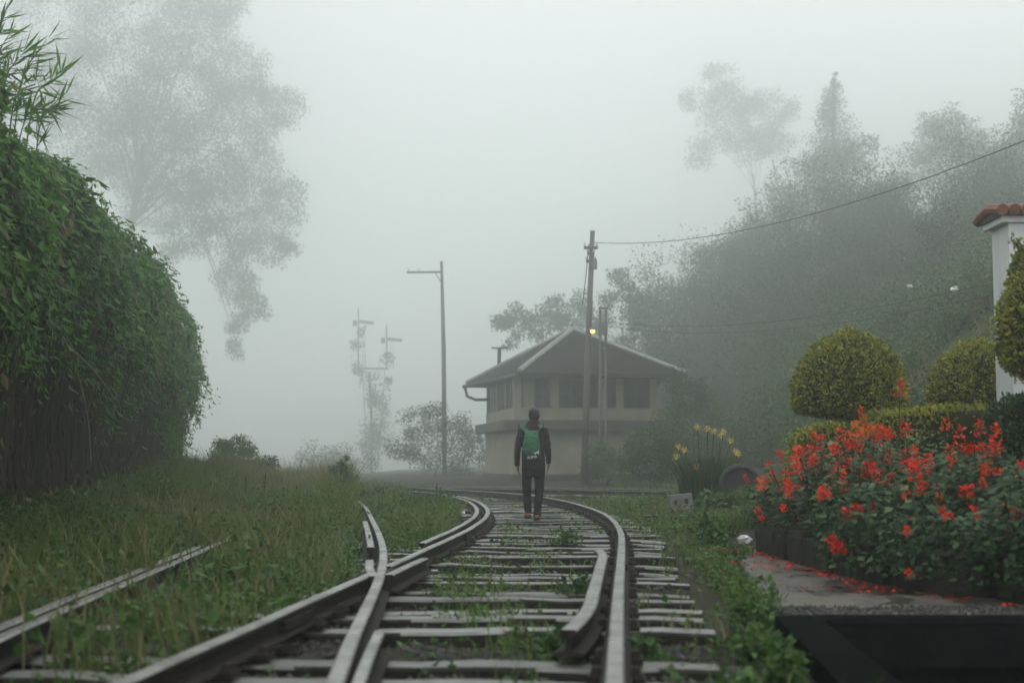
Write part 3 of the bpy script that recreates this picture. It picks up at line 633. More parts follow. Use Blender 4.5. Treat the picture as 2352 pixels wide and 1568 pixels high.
tree('broadleaf_tree', 'huge hazy tree with a drooping branch behind the creeper bank', gbase(230, d), pc([(120, 60, 150, 900), (300, 40, 150, 1100), (440, 90, 120, 900), (540, 170, 90, 700),
    (250, 200, 150, 1300), (400, 240, 140, 1300), (560, 260, 100, 800), (640, 240, 60, 300), (300, 350, 130, 1100), (460, 370, 120, 1000), (580, 390, 90, 650), (660, 460, 55, 260), (360, 460, 90, 600), (500, 480, 85, 620), (610, 520, 70, 420),
    (420, 560, 60, 300), (560, 590, 60, 340), (640, 570, 40, 150), (540, 650, 50, 260), (590, 700, 35, 150), (540, 740, 28, 120), (548, 800, 22, 70), (180, 330, 120, 700), (80, 200, 120, 600), (450, -60, 120, 700), (200, -80, 150, 800), (520, 20, 60, 250)], d, 9), .52, M_tree, .55, droop=.7, hub=at(330, 330, d), nmul=1.25)
d = 118
tree('broadleaf_tree', 'dense rounded tree at the left foot of the wooded slope', gbase(1600, d), pc([(1560, 690, 70, 500), (1640, 620, 80, 600), (1500, 720, 55, 380), (1620, 740, 90, 600), (1700, 700, 80, 500), (1490, 800, 60, 350), (1560, 820, 80, 450)], d, 5), .36, M_tree, .2)
d = 130
tree('broadleaf_tree', 'broad dark tree halfway up the wooded slope', gbase(1850, d), pc([(1760, 520, 80, 550), (1830, 440, 80, 600), (1900, 400, 75, 600), (1860, 530, 110, 700), (1720, 600, 80, 500), (1960, 460, 90, 600), (1980, 360, 50, 280)], d, 5), .4, M_tree, .25)
d = 160
tree('conifer_tree', 'slim pointed conifer rising above the wooded slope', gbase(1915, d), pc([(1915 + random.uniform(-5, 5), 172 + 13 * k, 6 + 3.3 * k + random.uniform(-3, 4), 16 + 9 * k) for k in range(17)], d, 1), .4, M_tree, .2, hub=at(1915, 180, d))
d = 150
tree('broadleaf_tree', 'round topped hazy tree on the ridge right of the conifer', gbase(2180, d), pc([(2170, 285, 50, 350), (2140, 320, 50, 320), (2215, 325, 55, 350), (2170, 370, 75, 450), (2260, 360, 60, 320), (2090, 390, 60, 320)], d, 4.5), .42, M_tree, .22)
d = 125
tree('broadleaf_tree', 'tree on the ridge cut by the right picture edge', gbase(2350, d), pc([(2345, 300, 50, 330), (2310, 370, 60, 360), (2380, 340, 70, 400), (2330, 430, 80, 450), (2400, 250, 60, 300)], d, 4.5), .38, M_tree, .22)
d = 230
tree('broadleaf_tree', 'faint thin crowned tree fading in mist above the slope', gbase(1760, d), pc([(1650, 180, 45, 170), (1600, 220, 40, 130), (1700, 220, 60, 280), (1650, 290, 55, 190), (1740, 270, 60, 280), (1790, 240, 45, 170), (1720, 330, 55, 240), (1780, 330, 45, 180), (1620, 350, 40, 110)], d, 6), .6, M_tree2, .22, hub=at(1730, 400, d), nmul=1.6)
d = 125
tree('broadleaf_tree', 'open drooping tree showing above the cabin roof', gbase(1290, d), pc([(1160, 750, 28, 110), (1190, 730, 32, 150), (1235, 745, 34, 170), (1270, 715, 34, 170), (1300, 735, 40, 190), (1330, 690, 28, 100), (1180, 780, 20, 60), (1350, 740, 30, 120)], d, 2.4), .4, M_tree, .12, droop=1.1)
d = 115
tree('broadleaf_tree', 'wispy sapling crown between the telegraph pole and the slope', gbase(1440, d), pc([(1420, 640, 24, 90), (1445, 665, 30, 130), (1400, 690, 26, 90), (1450, 720, 34, 150), (1395, 740, 30, 110)], d, 1.8), .36, M_tree, .1, droop=.9)
d = 46
def bush(label, px, py, d, clumps, L, m, cat_='bush', sp=.6, group=None, droop=.2):
    b = gbase(px, d); t = tree('bush', label, b, pc(clumps, d, sp), L, m, .05, cat_, group, droop, limbs=True); return t
bush('grey green shrub beside the foot of the telegraph pole', 1400, 1080, 50, [(1380, 1050, 35, 260), (1430, 1030, 40, 320), (1410, 1080, 40, 280), (1360, 1085, 26, 160)], .13, M_scrub)
bush('taller shrub between the cabin and the lily clump', 1510, 1060, 46, [(1480, 1020, 45, 360), (1540, 1000, 50, 420), (1510, 1060, 50, 360), (1580, 1050, 45, 320), (1460, 1070, 36, 220)], .13, M_scrub)
bush('tall hazy shrub hiding the right end of the cabin', 1580, 1060, 54, [(1540, 960, 45, 300), (1580, 910, 50, 320), (1620, 960, 50, 300), (1600, 1020, 50, 280), (1550, 1040, 40, 240), (1560, 880, 34, 160)], .15, M_scrub)
bush('dark hazy thicket left of the cabin', 1000, 1060, 85, [(960, 970, 40, 260), (1000, 960, 36, 240), (1040, 1000, 42, 260), (930, 1020, 40, 230), (980, 1040, 45, 260), (1080, 990, 40, 220), (1090, 1040, 40, 220), (1040, 1060, 40, 200)], .2, M_tree, sp=1.5)
bush('faint low thicket in mist under the signal masts', 760, 1060, 110, [(740, 1040, 34, 170), (790, 1055, 36, 170), (700, 1055, 26, 110), (840, 1065, 34, 140)], .22, M_tree, sp=1.5)
bush('mounded shrub in tall grass just past the creeper bank', 530, 1050, 40, [(510, 1035, 28, 260), (545, 1025, 32, 300), (580, 1050, 30, 260), (530, 1070, 36, 260), (620, 1075, 28, 190)], .10, M_scrub)
bush('wispy shrub left of the rusty heap in the grass', 785, 1085, 29, [(770, 1085, 16, 150), (792, 1070, 16, 170), (780, 1110, 20, 190), (805, 1100, 14, 110), (795, 1050, 7, 40)], .05, M_scrub, sp=.15)

# scrub on the slope: one mass nobody could count
prt = []
n = 1500; y = 18.5 + 52 * rng.uniform(0, 1, n) ** .8; x = 3 + .44 * y * rng.uniform(0, 1, n)
ok = (gz(x, y) > .75) & ~((x < 9.2) & (y > 52) & (y < 72)) & (rng.uniform(0, 1, n) < np.clip(.3 + y / 70, 0, 1)); x, y = x[ok], y[ok]; z = gz(x, y)
for i in range(len(x)):
    q = float(sm(y[i], 30, 62)); R_ = (.45 + 1.2 * q) * random.uniform(.45, 1.3); hz_ = R_ * random.uniform(.6, 1.0) + q * random.uniform(0, .6); L_ = .085 + .00055 * y[i]
    m_ = int(9 + 8 * q * R_ + 8 * q); dd_ = rdir(m_); dd_[:, 2] = abs(dd_[:, 2]) * 1.1 - .25; dd_[:, 1] -= .25; cc_ = np.array([x[i], y[i], z[i] + hz_ * .35]) + unit(dd_) * np.array([R_, R_, hz_]) * rng.uniform(.72, 1.0, (m_, 1))
    k_ = int(18 + 8 * q); P_ = np.repeat(cc_, k_, 0) + rng.normal(size=(m_ * k_, 3)) * R_ * .125; D_ = np.repeat(unit(dd_), k_, 0) * .7 + rdir(m_ * k_) * .8 - np.array([0, 0, .25])
    prt.append(leaves(P_, D_, rdir(m_ * k_) * .6 + np.array([0, 0, 1.0]), L_ * rng.uniform(.6, 1.35, m_ * k_), .34))
V, T = cat(prt); part_np('hillside_scrub', V, T, M_scrub, None, label='hazy green scrub covering the slope on the right', category='scrub', kind='stuff')
n = 16000; y = 18 + 22 * rng.uniform(0, 1, n); x = rng.uniform(3.6, 13, n); ok = (gz(x, y) > .45) & (x / y < .42); x, y = x[ok], y[ok]
a = rng.uniform(0, 6.28, len(x)); V, T = blades(np.stack([x, y, gz(x, y)], 1), rng.uniform(.2, .5, len(x)), np.stack([np.cos(a), np.sin(a), 0 * a], 1) * .45, .03)
part_np('slope_grass', V, T, M_tallg, None, label='pale green grass at the foot of the slope behind the lily clump', category='grass', kind='stuff')
prt = []; nw = 0
while nw < 170:                                                      # the wood along the ridge, fading into one mass
    yy = 56 + 72 * random.random() ** .8; xx = random.uniform(6, .42 * yy + 3); zz = gzp(xx, yy)
    if zz < 2.2 or (xx < 10.5 and yy < 74): continue
    nw += 1; ht = random.uniform(2.5, 6.8) * (.6 if yy < 72 else 1); wd = ht * random.uniform(.38, .62); b = np.array([xx, yy, zz])
    for _ in range(random.randint(6, 10)):
        u = random.uniform(.12, 1); c = b + np.array([rng.normal() * wd * .55 * (1.15 - u * .6), rng.normal() * wd * .4, ht * u]); r_ = random.uniform(.55, 1.15) * wd * .55; prt.append(cloud(c, (r_, r_, r_ * .8), int(110 + 110 * r_), .03 + .0014 * yy, .35))
V, T = cat(prt); part_np('hillside_wood', V, T, M_wood, None, label='dim mass of trees along the top of the slope fading in mist', category='wood', kind='stuff')
for px, py, d, lab in ((2090, 657, 33, 'small white scrap caught in scrub on the slope'), (2192, 664, 31, 'larger white scrap in scrub right of the small one')):
    p = at(px, py, d); p[2] = max(p[2], gzp(p[0], p[1]) + .3); w = .07 if px < 2100 else .11
    mb = MB().ball(p, (w, w * .8, w * .45), 8, 6); mb.V[0] += rng.normal(size=mb.V[0].shape) * w * .16; mb.build('white_scrap', M_litter, None, label=lab, category='litter')

# ------------------------------------------------------------------ signal cabin
cab = thing('signal_cabin', 'two storey cream signal cabin with hipped roof fading in mist', 'building', (3, 62, .15))
TH = R(9); U = np.array([math.cos(TH), math.sin(TH), 0]); Vv = np.array([-math.sin(TH), math.cos(TH), 0]); O = np.array([.05, 58.0, .12])
def bp_(u, v, z): return O + U * u + Vv * v + np.array([0, 0, z])
def cbox(u0, u1, v0, v1, z0, z1, name, m, par=None):
    return MB().box(bp_((u0 + u1) / 2, (v0 + v1) / 2, (z0 + z1) / 2), (u1 - u0, v1 - v0, z1 - z0), rz=TH).build(name, m, par or cab)
BW, BD = 6.1, 8.2
cbox(-.08, BW + .08, -.08, BD + .08, -.6, .25, 'plinth', M_trim)
cbox(0, BW, 0, BD, .25, 2.05, 'lower_wall', M_cream)
cbox(-.42, BW + .42, -.42, BD + .42, 2.05, 2.45, 'ledge', M_trim)
cbox(.03, BW - .03, .03, BD - .03, 2.45, 2.95, 'upper_wall', M_cream)
cbox(.15, BW - .15, .15, BD - .15, 2.95, 4.2, 'cabin_room', M_trim)
for u in (0.03, .42, 1.55, 3.55, 4.3, 5.75):                        # piers between the window bands
    cbox(u, u + (.32 if u not in (.42, 1.55) else (.45 if u == .42 else .35)), .02, .3, 2.952, 4.25, 'pier', M_cream)
for v in (2.2, 4.6, 7.6): cbox(.022, .3, v, v + .4, 2.952, 4.25, 'pier', M_cream)
def window(u0, u1, z0, z1, side='f', v0=.10, cols=3):
    if side == 'f':
        w = cbox(u0, u1, v0, v0 + .04, z0, z1, 'window', M_glass)
        for k in range(cols + 1):
            u = u0 + (u1 - u0) * k / cols; cbox(u - .03, u + .03, v0 - .03, v0 - .002, z0, z1, 'frame', M_trim, w)
        for z in (z0, (z0 + z1) / 2, z1): cbox(u0 - .03, u1 + .03, v0 - .035, v0 - .003, z - .03, z + .03, 'glazing_bar', M_trim, w)
    else:
        w = cbox(.10, .14, u0, u1, z0, z1, 'window', M_glass)
        for k in range(cols + 1):
            u = u0 + (u1 - u0) * k / cols; cbox(.07, .098, u - .03, u + .03, z0, z1, 'frame', M_trim, w)
        for z in (z0, (z0 + z1) / 2, z1): cbox(.065, .097, u0 - .03, u1 + .03, z - .03, z + .03, 'glazing_bar', M_trim, w)
    return w
window(.90, 1.53, 2.97, 4.15, cols=2); window(1.93, 3.53, 2.97, 4.15); window(3.9, 4.28, 2.97, 4.15, cols=1); window(4.65, 5.72, 2.97, 4.15, cols=2)
window(.4, 2.15, 2.97, 4.15, 's'); window(2.65, 4.55, 2.97, 4.15, 's'); window(5.05, 7.55, 2.97, 4.15, 's')
window(.4, 1.3, 1.0, 1.75, 's', cols=2)
cbox(2.3, 3.3, -.03, .02, .26, 1.9, 'door', M_cream)
NL, FL = at(1190, 858, 57.0), at(1068, 890, 66.0); NR = at(1580, 856, 58.2); NL[2] = NR[2] = FL[2] = 4.45
FRt = np.array([NR[0] - 1.5, 68.5, 4.45]); A1 = at(1316, 757, 60.8); A2 = A1 + Vv * 2.4
rv = [NL, NR, FRt, FL, A1, A2]; th = np.array([0, 0, -.14])
V = [*rv, *[p + th for p in rv[:4]]]; F = [(0, 1, 4), (1, 2, 5, 4), (2, 3, 5), (3, 0, 4, 5), (0, 6, 7, 1), (1, 7, 8, 2), (2, 8, 9, 3), (3, 9, 6, 0), (6, 9, 8, 7)]
roof = MB().add(V, F).build('roof', M_roof, cab)
for a_, b_ in ((NL, A1), (NR, A1), (FL, A2), (FRt, A2), (A1, A2)):
    lp = [a_ + (b_ - a_) * q + np.array([0, 0, .04]) for q in np.linspace(.02, 1, 8)]; MB().tube(lp, .11, 6).build('ridge_cap', M_ridge, roof)
MB().tube([FL + [-.05, 0, -.1], (FL + NL) / 2 + [-.05, 0, -.1], NL + [-.05, 0, -.1]], .09, 7).build('gutter', M_trim, cab)
MB().tube([FL + [0, 0, -.15], FL + [.1, 0, -.55], FL + [.5, -.2, -.72], bp_(-.0, 7.3, 3.6)], .07, 7).build('downpipe', M_trim, cab)
MB().tube([at(1146, 846, 68), at(1147, 800, 68)], .09, 7).build('vent_pipe', M_trim, cab)
MB().box(at(1147, 799, 68), (.75, .12, .07)).build('vent_cap', M_trim, cab)

# ------------------------------------------------------------------ poles, lamp, wires, signals
tp = thing('telegraph_pole', 'leaning wooden telegraph pole in front of the cabin', 'pole', (*gbase(1340, 50)[:2], gzp(2.5, 50)))
b_ = np.array(tp.location); ptop = at(1361, 530, 50)
MB().tube([b_ - [0, 0, .4], b_ * .5 + ptop * .5 + [-.02, 0, 0], ptop], [.13, .115, .085], 10).build('shaft', M_pole, tp, True)
for py, w, off in ((569, .5, -.05), (600, .34, .05), (582, .25, .12)):
    c = at(1357, py, 49.87); arm = MB().box(c, (w, .09, .10)).build('cross_arm', M_pole, tp)
    for s_ in (-1, 1): MB().loft([(c[0] + s_ * w * .42, c[1], c[2] + .05, .03, .03), (c[0] + s_ * w * .42, c[1], c[2] + .10, .05, .05), (c[0] + s_ * w * .42, c[1], c[2] + .16, .03, .03), (c[0] + s_ * w * .42, c[1], c[2] + .19, .015, .015)], 8).build('insulator', M_ins, arm)
c = at(1365, 605, 49.86); MB().loft([(c[0], c[1], c[2] - .2, .10, .10), (c[0], c[1], c[2] + .12, .10, .10), (c[0], c[1], c[2] + .2, .05, .05)], 10).build('junction_box', M_steel, tp)
MB().tube([at(1353, 560, 49.9), at(1345, 640, 49.6), at(1338, 700, 49.4)], .015, 4).build('guy_wire', M_wire, tp)
c = at(1361, 759, 49.6)
lamp = thing('pole_lamp', 'lit yellow lamp fixed on the leaning telegraph pole', 'lamp', c)
MB().tube([c + [-.10, .30, .06], c + [-.06, .1, .1], c + [0, 0, .10]], .02, 6).build('bracket', M_steel, lamp)
MB().loft([(c[0], c[1], c[2] + .13, .03, .03), (c[0], c[1], c[2] + .07, .10, .10), (c[0], c[1], c[2] + .02, .13, .13)], 10).build('lamp_hood', M_steel, lamp)
M_lamp, _t, _p = newmat('lit_bulb'); _p.inputs['Emission Color'].default_value = (1, .66, .14, 1); _p.inputs['Emission Strength'].default_value = 1.6; _p.inputs['Base Color'].default_value = (.9, .7, .3, 1)
MB().ball(c + [0, -.02, -.02], (.085, .085, .095), 10, 8).build('bulb', M_lamp, lamp, True)
hp = thing('steel_mast', 'twin post steel mast with top bar right of the telegraph pole', 'mast', (*gbase(1384, 52)[:2], gzp(3.3, 52)))
for px in (1378, 1391):
    a_ = np.array([(px - CX) / FPX * 52, 52, gzp(3.3, 52) - .3]); e_ = at(px, 712, 52); MB().tube([a_, e_], .05, 6).build('post', M_steel, hp)
MB().box(at(1385, 708, 52), (.34, .12, .08)).build('top_bar', M_steel, hp)
for py in (742, 800, 860, 930): MB().box(at(1384.5, py, 52), (.2, .04, .05)).build('cross_brace', M_steel, hp)
c = at(1384.5, 755, 51.9); MB().box(c, (.34, .22, .42)).build('equipment_box', M_steel, hp)
lp = thing('tall_pole', 'slim tall pole with a single arm pointing left', 'pole', gbase(1022, 92)); b_ = np.array(lp.location)
MB().tube([b_ - [0, 0, .4], at(1019, 800, 92), at(1014, 600, 92)], [.15, .14, .09], 8).build('shaft', M_pole, lp, True)
arm = MB().box(at(974, 625, 92), (2.25, .1, .13), ry=R(-.8)).build('arm', M_pole, lp)
MB().tube([at(1000, 627, 92), at(1014, 650, 92)], .03, 5).build('arm_brace', M_pole, lp)
for px in (938, 962): MB().loft([(*(at(px, 623, 92)), .04, .04), (*(at(px, 619, 92)), .05, .05), (*(at(px, 615, 92)), .02, .02)], 6).build('insulator', M_ins, arm)
sg = thing('signal_bracket', 'faint overgrown semaphore signal with two masts in the mist', 'railway signal', gbase(855, 185)); ds = 185
b_ = np.array(sg.location)
MB().tube([b_ - [0, 0, .5], at(853, 950, ds), at(848, 855, ds)], .17, 8).build('main_post', M_steel, sg)
MB().box(at(856, 846, ds), (4.0, 1.0, .2)).build('platform', M_steel, sg)
for px, y0, y1 in ((823, 846, 702), (888, 846, 742)):
    m_ = MB().tube([at(px, y0, ds), at(px, y1 + 12, ds)], .10, 7).build('mast', M_steel, sg)
    MB().loft([(*at(px, y1 + 12, ds), .12, .12), (*at(px, y1 + 6, ds), .05, .05), (*at(px, y1, ds), .01, .01)], 8).build('finial', M_steel, m_)
    a_ = at(px + 18, y1 + 38, ds - .15); MB().box(a_, (2.0, .06, .42), ry=R(6)).build('signal_arm', M_semred, m_)
    MB().box(at(px - 8, y1 + 40, ds - .1), (.5, .15, .7)).build('spectacle', M_trim, m_)
    lad = MB()
    for s_ in (-7, -12): lad.tube([at(px + s_ + 22, y0, ds + .3), at(px + s_ + 22, y1 + 50, ds + .3)], .025, 4)
    for k in range(9): q = at(px + 12, y0 - k * 10, ds + .3); lad.box(q, (.2, .03, .03))
    lad.build('ladder', M_steel, m_)
    rl = MB()
    for k in (-1, 1): rl.tube([at(px + k * 16, 846, ds - .3), at(px + k * 16, 815, ds - .3)], .025, 4)
    rl.tube([at(px - 16, 816, ds - .3), at(px + 16, 816, ds - .3)], .025, 4); rl.build('guard_rail', M_steel, m_)
for px in (838, 878): MB().tube([b_ + [(px - 855) * .03, 0, 0], at(px, 950, ds), at(px + (6 if px > 855 else -6), 846, ds)], .05, 5).build('stay', M_steel, sg)
V, T = cat([cloud(at(a, b, ds), r * ds / FPX, n * 2, .34, .5) for a, b, r, n in ((850, 880, 24, 140), (855, 930, 26, 170), (865, 970, 30, 190), (845, 1000, 28, 180), (860, 1030, 30, 180), (822, 790, 12, 60), (826, 850, 14, 70), (888, 820, 14, 60), (890, 880, 12, 50), (880, 950, 18, 80), (830, 760, 9, 35))])
part_np('climbing_vine', V, T, M_tree, sg)
def wire(name, label, p0, p1, sag, r=.014):
    q = np.linspace(0, 1, 28)[:, None]; P = p0 + (p1 - p0) * q; P[:, 2] -= sag * 4 * q[:, 0] * (1 - q[:, 0])
    m = MB().tube(P, r, 5); return m.build(name, M_wire, None, label=label, category='wire')
wire('overhead_wire', 'thin wire from the telegraph pole top up to the right edge', at(1366, 557, 50), at(2500, 262, 26), .75, .012)
wire('overhead_wire', 'lower wire running from the steel mast across the slope', at(1392, 738, 52), at(2440, 612, 26), .55, .008)
wire('overhead_wire', 'second lower wire just under the other across the slope', at(1392, 748, 52), at(2440, 640, 27), .6, .006)

# ------------------------------------------------------------------ garden on the right
bedw = thing('planter_wall', 'low stained stone wall around the red flower bed', 'wall', (*WP[2], 0))
WPl = np.r_[0, np.cumsum(np.linalg.norm(np.diff(WPs, axis=0), axis=1))]; s = 0.0; kk = 0
while s < WPl[-1] - .3:
    L = random.uniform(.38, .6); k = int(np.searchsorted(WPl, s + L / 2)); k = min(k, len(WPs) - 2); c = WPs[k]; h = WPs[k + 1] - WPs[k]; a = math.atan2(h[1], h[0]); hh_ = random.uniform(.23, .29)
    bm = MB(); cx_, cy_ = c[0] + .10 * math.cos(a + math.pi / 2), c[1] + .10 * math.sin(a + math.pi / 2)
    P = []; lv = [(-.04, .97), (.04, 1), (hh_ * .8, 1), (hh_ * .96, .95), (hh_, .86)]
    for z, q in lv:
        for sx, sy in ((-1, -1), (1, -1), (1, 1), (-1, 1)):
            lx_, ly_ = sx * (L / 2 - .012) * q + random.gauss(0, .006), sy * .10 * q + random.gauss(0, .006)
            P.append((cx_ + lx_ * math.cos(a) - ly_ * math.sin(a), cy_ + lx_ * math.sin(a) + ly_ * math.cos(a), z))
    F = [(i * 4 + j, i * 4 + (j + 1) % 4, i * 4 + 4 + (j + 1) % 4, i * 4 + 4 + j) for i in range(4) for j in range(4)] + [(3, 2, 1, 0), (16, 17, 18, 19)]
    bm.add(P, F).build('block', M_wall, bedw); s += L
sv = np.vstack([WPs + np.array([.10, .04]), (WPs + np.array([3.8, 2.6]))[::-1]])
link('garden_soil', pymesh('garden_soil', [(a, b, .17) for a, b in sv], [tuple(range(len(sv)))], [M_soil]), kind='structure')
# red salvia bush
def bed_pt(t, off):
    k = np.clip((t * (len(WPs) - 1)).astype(int), 0, len(WPs) - 2); h = unit(WPs[k + 1] - WPs[k]); return WPs[k] + np.stack([-h[:, 1], h[:, 0]], 1) * off[:, None]
def plants(label, t0, t1, n_st, hmin, hmax, omax, leafn, seed, hf=None):
    root2 = bed_pt(np.array([(t0 + t1) / 2]), np.array([.4]))[0]; root = thing('salvia_plant', label, 'flowering plant', (*root2, .17), 'red flowering plants in the bed')
    t = rng.uniform(t0, t1, n_st); off = .12 + (omax - .12) * rng.uniform(0, 1, n_st) ** .8; P = bed_pt(t, off); H = rng.uniform(hmin * .75, hmax * 1.12, n_st) * (.72 + .28 * sm(off, .1, .8))
    lean = rdir(n_st) * .22; lean[:, 2] = 0; lean[:, 0] -= .22 * (1 - sm(off, .1, .6)); lean[:, 1] -= .22 * (1 - sm(off, .1, .6))
    st = MB(); LP, LD, LL = [], [], []; tips = []
    for i in range(n_st):
        b = np.array([*P[i], .16]); tip = b + np.array([0, 0, H[i]]) + lean[i] * H[i] * 1.4
        m = b * .5 + tip * .5 + np.array([0, 0, .05]); st.tube([b, m, tip], [.007, .006, .004], 3, False); tips.append((tip, unit(tip - m)))
        u = rng.uniform(.03, .97, leafn)[:, None]; q = b + (tip - b) * u; dd_ = rdir(leafn); dd_[:, 2] = abs(dd_[:, 2]) * .3 - .15; r_ = rng.uniform(.01, .14, (leafn, 1))
        LP.append(q + dd_ * r_); LD.append(dd_ + np.array([0, 0, -.25])); LL.append(np.clip(.058 * np.exp(rng.normal(size=leafn) * .4), .03, .13))
    st.build('stems', M_lily, root); LP, LD, LL = np.vstack(LP), np.vstack(LD), np.concatenate(LL)
    if t0 > .5:                                                                      # sprays hanging over the wall
        nh = 900; q = bed_pt(rng.uniform(t0, t1, nh), rng.uniform(-.16, .25, nh)); LP = np.vstack([LP, np.c_[q, .12 + .42 * rng.uniform(0, 1, nh) ** .8]]); dh = rdir(nh) * .6 + np.array([-.5, -.6, -.5]); LD = np.vstack([LD, dh]); LL = np.r_[LL, rng.uniform(.04, .09, nh)]
    V, T = leaves(LP, LD, rdir(len(LP)) * .5 + np.array([0, -.25, 1.0]), LL, .33); part_np('foliage', V, T, M_salv, root)
    return root, tips
def flower_spike(parent, p, d, L, r, m, n=60):
    u = rng.uniform(0, 1, n); a = rng.uniform(0, 6.28, n); rr = r * (1 - .65 * u) * rng.uniform(.3, 1, n); d = unit(np.asarray(d, float)); s1 = unit(np.cross(d, [0.3, .9, .1])); s2 = np.cross(d, s1)
    o = s1 * np.cos(a)[:, None] + s2 * np.sin(a)[:, None]; C = np.asarray(p) + d * (u * L)[:, None] + o * rr[:, None]
    V, T = leaves(C, o * .8 + d * .4 + rdir(n) * .4, d + rdir(n) * .5, rng.uniform(.6, 1.2, n) * r * .85, .36); part_np('flower_spike', V, T, m, parent)
segs = ((0.0, .17, 50, .45, .72, .75, 80, 'red flowering plant at the far left end of the planter wall'),
        (.15, .36, 66, .60, .95, 1.0, 92, 'red flowering plant just right of the leftmost one in the bed'),
        (.34, .56, 76, .62, 1.0, 1.2, 100, 'tallest red flowering plant with orange spikes below the round topiary'),
        (.54, .78, 80, .52, .80, 1.2, 108, 'leafy flowering plant right of the tall orange spikes'),
        (.76, 1.0, 80, .45, .72, 1.1, 108, 'dark leafy flowering plant nearest the right picture edge'))
PL = []
for sgm in segs: PL.append(plants(sgm[7], *sgm[:7], 0))
dens_f = (.9, .6, .48, .14, .14)
for (root, tips), pf_ in zip(PL, dens_f):
    for tip, d in tips:
        if random.random() < pf_:
            L = random.uniform(.07, .20); flower_spike(root, tip - d * .03, d + np.array([0, 0, .4]), L, random.uniform(.028, .048), M_red if random.random() < .86 else M_orange, 42)
    for _ in range(int(16 if pf_ < .3 else 10)):                                   # low heads on the near face
        tip, d = random.choice(tips); p = tip + np.array([-.12, -.16, -random.uniform(.1, .45)]); flower_spike(root, p, rdir(1)[0] * .6 + np.array([-.3, -.5, .3]), .07, .03, M_red, 34)
def spike_px(i, L, dd=0.0, m=M_red, r=.034):                                         # the spikes one can pick out in the photograph
    root = PL[i][0]
    for (a, b, c, e, d) in L:
        p, q = at(a, b, d), at(c, e, d); n = max(2, int(np.linalg.norm(q - p) / .07))
        flower_spike(root, p, q - p, np.linalg.norm(q - p), r, m, 30 * n)
        st = MB().tube([p + [0, .05, -.55], p + [0, .02, -.2], p], [.006, .005, .004], 4); st.build('stem', M_lily, root)
spike_px(2, [(2066, 910, 2071, 870, 12.5), (1990, 985, 1975, 938, 12.2), (1975, 1060, 1973, 990, 11.8), (1925, 1040, 1908, 1025, 11.6), (2045, 1010, 2040, 985, 12), (1960, 1030, 1945, 1018, 11.8)], r=.036)
spike_px(2, [(2000, 1000, 1975, 985, 12.0), (2030, 990, 2000, 975, 12.2)], m=M_orange, r=.04)
spike_px(1, [(1805, 1065, 1785, 1035, 13.4), (1845, 1085, 1828, 1055, 13), (1870, 1075, 1860, 1060, 13)], r=.034)
spike_px(2, [(1930, 1260, 1905, 1235, 10.6), (1950, 1200, 1945, 1170, 10.8), (1965, 1195, 1970, 1160, 10.8), (1900, 1150, 1890, 1115, 11.2), (1945, 1255, 1915, 1262, 10.6)], r=.045)
spike_px(3, [(2130, 1120, 2110, 1108, 10.4), (2180, 1190, 2160, 1170, 10), (2110, 1200, 2095, 1185, 10.2), (2240, 1020, 2215, 1040, 10.6)], r=.034)
spike_px(4, [(2255, 1190, 2235, 1165, 9.6), (2310, 1180, 2300, 1160, 9.4), (2180, 1195, 2175, 1180, 9.6), (2340, 1190, 2330, 1165, 9.4)], r=.032)
# fallen petals
n = 330; t = rng.uniform(0, .98, n); off = -abs(.17 + .13 * rng.normal(size=n)) * (.5 + .9 * sm(np.sin(t * 17 + 1), -.3, .8)); P = bed_pt(t, off); P3 = np.c_[P, np.full(n, .016)]
V, T = leaves(P3, rdir(n) * np.array([1, 1, .1]), rdir(n) * .9 + np.array([0, 0, 1.0]), rng.uniform(.015, .04, n), .4, .1)
part_np('fallen_petals', V, T, M_red, None, label='fallen red petals strewn along the foot of the planter wall', category='petals', kind='stuff')
n = 120; P = bed_pt(rng.uniform(0, .9, n), rng.uniform(0, .18, n)); V, T = leaves(np.c_[P, np.full(n, .30)], rdir(n) * np.array([1, 1, .1]), np.array([[0, 0, 1.0]] * n), rng.uniform(.02, .04, n), .4, .03)
part_np('petals_on_wall', V, T, M_red, None, label='red petals lying on top of the planter wall', category='petals', kind='stuff')

V, T = stones(2600, (1.6, 6.4), (8.23, 8.9), lambda x, y: 0 * x + .008, .018, 5)
part_np('path_grit', V, T, M_stone, None, label='dark grit along the near edge of the path above the pit', category='gravel', kind='stuff')
